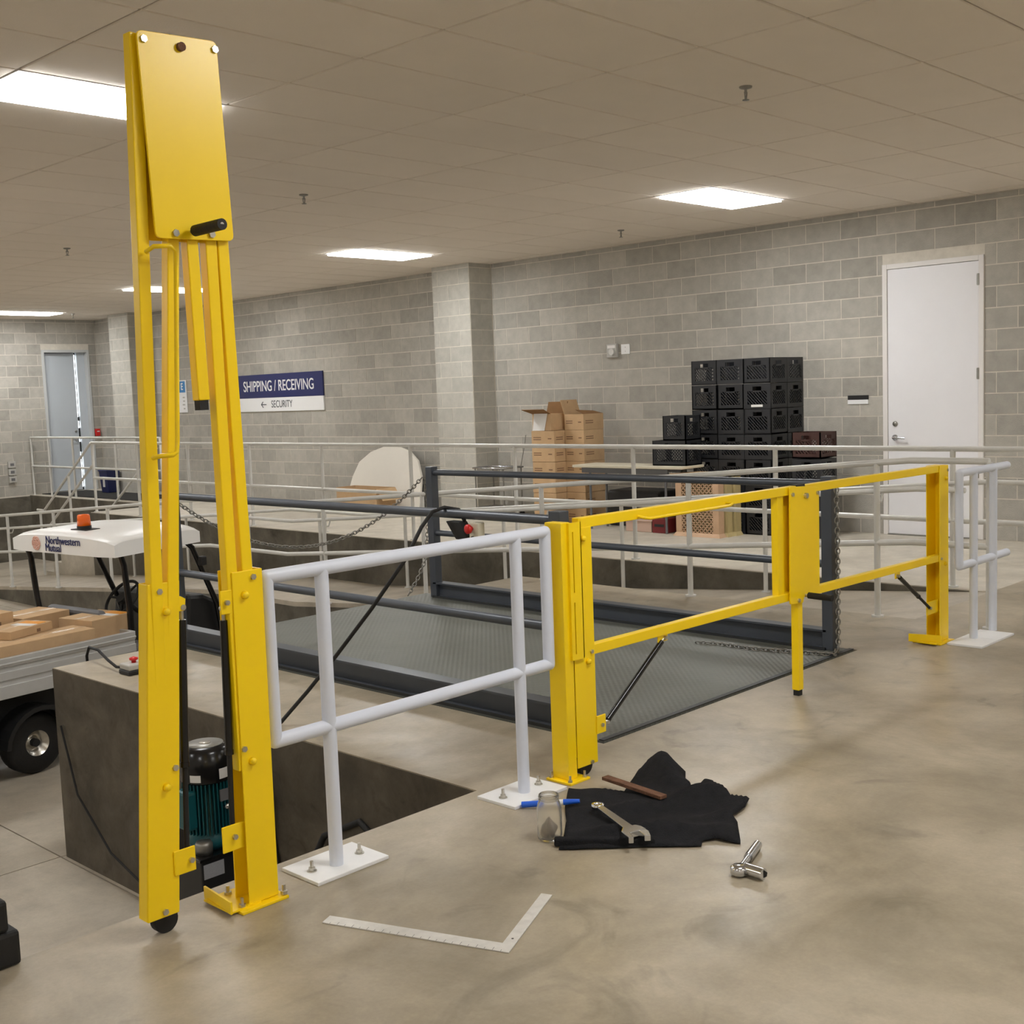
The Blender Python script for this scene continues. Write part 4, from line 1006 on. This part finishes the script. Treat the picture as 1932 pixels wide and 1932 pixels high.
# leaning white round-ended table
ln = thing('leaning_table', 'white round-ended folding table leaning against the block wall', 'table', (7.55, 10.2, 0))
prof = [(10.96, .0), (11.0, .19), (10.965, .43), (10.87, .65), (10.64, .80), (10.36, .877), (10.04, .88), (9.775, .812), (9.565, .68), (9.43, .46), (9.38, .2), (9.35, .0)]
def lean(pr, th0, th1, nm, mt):
    m_ = MB(); n = len(pr); dx = lambda z: 7.48+z*.30
    m_.add([(dx(z)+th0, y, z+.004) for y, z in pr]+[(dx(z)+th1, y, z+.004) for y, z in pr], [tuple(range(n)), tuple(reversed(range(n, 2*n)))]+[(i, (i+1) % n, n+(i+1) % n, n+i) for i in range(n)])
    return m_.build(nm, mt, ln)
lean(prof, 0, .03, 'tabletop', 'table_white'); lean([(y*.96+.36, z*.9) for y, z in prof], .03, .045, 'underside_frame', 'black_plastic')
lc = thing('cardboard_box', 'open brown carton in front of the leaning white table', 'box', (7.0, 10.5, 0))
MB().box(7.05, 7.40, 9.75, 10.65, .001, .006).box(7.05, 7.056, 9.75, 10.65, .006, .33).box(7.394, 7.40, 9.75, 10.65, .006, .33).box(7.056, 7.394, 9.75, 9.756, .006, .33).box(7.056, 7.394, 10.644, 10.65, .006, .33).build('carton', 'cardboard', lc)
MB().hexa([(7.05,9.75,.33),(7.40,9.75,.33),(7.40,9.755,.33),(7.05,9.755,.33),(7.02,9.58,.17),(7.36,9.58,.17),(7.36,9.585,.17),(7.02,9.585,.17)]).build('flap', 'cardboard', lc)
# blue bin, door mat
bn = thing('waste_bin', 'dark blue plastic bin beside the far pilaster', 'bin', (7.30, 17.88, 0))
MB().hexa([(7.21,17.75,.012),(7.41,17.75,.012),(7.41,18.01,.012),(7.21,18.01,.012),(7.18,17.72,.42),(7.44,17.72,.42),(7.44,18.04,.42),(7.18,18.04,.42)]).build('bin_body', 'bin_blue', bn, .01)
MB().box(7.17, 7.45, 17.71, 18.05, .41, .44).build('rim', 'bin_blue', bn, .008)
MB().box(7.188, 7.196, 17.84, 17.91, .12, .36).build('white_stripe', 'white_label', bn)
tag(MB().box(6.55, 7.44, 15.5, 19.1, .0005, .011).build('door_mat', 'mat_black'), 'black rubber mat on the dock before the grey door', 'mat')

# ================================================================== THINGS ON THE FRONT FLOOR
jr = thing('glass_jar', 'clear glass jar with a little grey rag inside', 'jar', (-.60, -.40, .001))
pj = [(0, .0), (.036, 0), (.043, .006), (.045, .02), (.045, .115), (.040, .135), (.036, .142), (.036, .165), (.034, .167), (.0325, .165), (.0325, .142), (.0365, .132), (.0415, .113), (.0415, .02), (.036, .008), (0, .006)]
MB().lathe(pj, (0,0,0), n=36).build('jar_body', 'jar_glass', jr, local=True)
for z in (.148, .158): MB().tube([(.0365*math.cos(2*PI*i/28), .0365*math.sin(2*PI*i/28), z) for i in range(28)], .0018, 5, closed=True).build('screw_thread', 'jar_glass', jr, local=True)
rgm = MB(); n = 14
for i in range(7):
    for j in range(n):
        a = 2*PI*j/n; h = i/6
        r_ = (.036*math.sin(PI*(.12+.80*h)))*(.75+.25*math.sin(3*a+4*h))
        rgm.v.append(Vector((r_*math.cos(a), r_*math.sin(a), .010+.062*h+.010*math.sin(2*a))))
rgm.f += [(i*n+j, i*n+(j+1) % n, (i+1)*n+(j+1) % n, (i+1)*n+j) for i in range(6) for j in range(n)]; rgm.s += [True]*(6*n)
rgm.f += [tuple(range(n)), tuple(range(6*n, 7*n))]; rgm.s += [True]*2
plabel(rgm.build('grey_rag', 'rag_grey', jr, local=True), 'grey rag inside the jar')
# black cloth
out = [(-0.16, -0.105), (-0.094, -0.237), (-0.05, -0.304), (0.063, -0.247), (0.191, -0.189), (0.299, -0.165), (0.354, -0.151), (0.361, -0.186), (0.323, -0.269), (0.29, -0.354), (0.217, -0.406), (0.195, -0.443), (0.107, -0.518), (0.121, -0.526), (0.184, -0.515), (0.215, -0.522), (0.187, -0.581), (0.142, -0.676), (0.165, -0.745), (0.079, -0.779), (-0.044, -0.797), (-0.084, -0.853), (-0.156, -0.907), (-0.228, -0.963), (-0.239, -0.933), (-0.248, -0.872), (-0.293, -0.847), (-0.332, -0.87), (-0.46, -0.717), (-0.557, -0.618), (-0.665, -0.50), (-0.548, -0.424), (-0.452, -0.352), (-0.330, -0.235)]
def cloth_obj():
    bm = bmesh.new(); vs = [bm.verts.new((x, y, 0)) for x, y in out]; bm.faces.new(vs)
    bmesh.ops.triangulate(bm, faces=bm.faces)
    for _ in range(4): bmesh.ops.subdivide_edges(bm, edges=[e for e in bm.edges if e.calc_length() > .03], cuts=1, use_grid_fill=True); bmesh.ops.triangulate(bm, faces=bm.faces)
    bmesh.ops.smooth_vert(bm, verts=[v for v in bm.verts if not v.is_boundary], factor=.5, use_axis_x=True, use_axis_y=True, use_axis_z=False)
    def gauss(x, y, cx, cy, sx, sy, rot):
        c, s = math.cos(rot), math.sin(rot); u = (x-cx)*c+(y-cy)*s; v = -(x-cx)*s+(y-cy)*c
        return math.exp(-(u/sx)**2-(v/sy)**2)
    for v in bm.verts:
        x, y = v.co.x, v.co.y
        z = .012+.006*math.sin(17*x+9*y)+.005*math.sin(31*y-11*x+1)
        z += .075*gauss(x, y, .22, -.30, .16, .05, .9)+.045*gauss(x, y, .08, -.60, .13, .05, -.5)+.035*gauss(x, y, -.35, -.66, .22, .035, -.85)+.04*gauss(x, y, -.08, -.80, .10, .05, -.8)+.025*gauss(x, y, -.2, -.45, .2, .04, -.7)+.03*gauss(x, y, .18, -.55, .05, .12, .3)
        if v.is_boundary: z *= .45
        v.co.z = max(.004, z)
    me = bpy.data.meshes.new('cloth'); bm.to_mesh(me); bm.free()
    for p in me.polygons: p.use_smooth = True
    me.materials.append(MATS['cloth'])
    o = bpy.data.objects.new('black_cloth', me); COL.objects.link(o)
    so = o.modifiers.new('solid', 'SOLIDIFY'); so.thickness = .004; so.offset = -1
    return tag(o, 'crumpled black cloth spread on the floor under the tools', 'cloth')
cloth = cloth_obj()
plabel(MB().hexa([(-.655,-.470,.003),(-.43,-.745,.003),(-.415,-.735,.003),(-.64,-.455,.003),(-.652,-.468,.030),(-.43,-.742,.030),(-.412,-.730,.034),(-.632,-.450,.034)]).build('folded_hem', 'cloth', cloth, bevel=.006), 'thick folded hem')
# rusty bar
A, B = Vector((-.05, -.205, .045)), Vector((-.085, -.525, .04))
tag(MB().bar(A, B, .036, .014, (0,0,1)).build('rusty_bar', 'rust', bevel=.002), 'short rusty flat steel bar lying on the black cloth', 'steel bar')
# blue marker
mk = thing('marker_pen', 'blue and white marker pen behind the glass jar', 'pen', (-.37, -.19, .002))
p, q = Vector((-.43, -.10, .015)), Vector((-.30, -.285, .033)); d = (q-p)
MB().cyl(p, p+d*.35, .012, 14).build('cap', 'marker_blue', mk); MB().cyl(p+d*.35, p+d*.72, .011, 14).build('barrel', 'sign_white', mk); MB().cyl(p+d*.72, q, .012, 14, r2=.008).build('tail', 'marker_blue', mk)
# adjustable wrench
wr = thing('adjustable_wrench', 'chrome adjustable wrench lying on the black cloth edge', 'wrench', (-.40, -.55, .036), math.atan2(-.728+.353, -.481+.306))
WL = .38; zt = .0
MB().prism([(-.155, -.013), (.09, -.019), (.115, -.024), (.115, .024), (.09, .019), (-.155, .013)], 'z', .004, .018).build('handle', 'chrome', wr, .003, local=True)
MB().lathe([(.0105, .003), (.024, .003), (.024, .019), (.0105, .019), (.0105, .003)], (-.165, 0, 0), n=20).build('hang_ring', 'chrome', wr, local=True)
MB().prism([(.10, -.026), (.135, -.05), (.20, -.052), (.205, -.036), (.16, -.028), (.155, .008), (.15, .04), (.12, .036), (.10, .024)], 'z', 0, .024).build('fixed_jaw', 'chrome', wr, .003, local=True)
MB().prism([(.152, .010), (.205, .006), (.212, .026), (.17, .040), (.150, .038)], 'z', .001, .022).build('movable_jaw', 'chrome', wr, .002, local=True)
MB().cyl((.125, .012, .012), (.125, .034, .012), .009, 14).build('adjuster', 'galv', wr, local=True)
# ratchet
ra = thing('ratchet_wrench', 'chrome ratchet with a socket lying on the bare floor', 'ratchet', (-.455, -1.105, 0), math.atan2(.075, .235))
MB().lathe([(0, .004), (.024, .004), (.028, .010), (.028, .03), (.02, .036), (0, .036)], (0,0,0), n=24).build('ratchet_head', 'chrome', ra, local=True)
MB().cyl((.02, 0, .020), (.115, 0, .018), .009, 14, r2=.011).build('shank', 'chrome', ra, local=True)
MB().cyl((.115, 0, .018), (.24, 0, .018), .0155, 18).build('handle', 'chrome', ra, local=True)
MB().cyl((.012, -.02, .022), (-.012, -.085, .022), .0195, 18).build('socket', 'chrome', ra, local=True)
MB().cyl((-.010, -.0845, .022), (-.0122, -.0860, .022), .013, 6).build('socket_opening', 'black_plastic', ra, local=True)
# framing square
s0, s1, s2 = Vector((-1.557, -.316)), Vector((-1.334, -.901)), Vector((-.959, -.733))
fs = thing('framing_square', 'steel framing square lying flat on the floor', 'square', (s1.x, s1.y, 0))
u = (s0-s1).normalized(); v = (s2-s1).normalized(); La, Lb = (s0-s1).length, (s2-s1).length
def P2(a, b): p = s1+u*a+v*b; return (p.x, p.y)
MB().prism([P2(0, 0), P2(La, 0), P2(La, .05), P2(.038, .05), P2(.038, Lb), P2(0, Lb)], 'z', .0005, .0035).build('blade', 'square_steel', fs)
c = P2(.019, .085); MB().cyl((c[0], c[1], .0034), (c[0], c[1], .0038), .004, 10).build('hang_hole', 'black_plastic', fs)
tk = MB()
for i in range(1, 24):
    for (a, b, da, db) in ((i*La/24, 0, 0, .010 if i % 2 else .017),): 
        p, q = P2(a, b), P2(a+da, b+db); tk.bar((p[0], p[1], .0036), (q[0], q[1], .0036), .0012, .0004, (0,0,1))
tk.build('graduations', 'dark_text', fs)
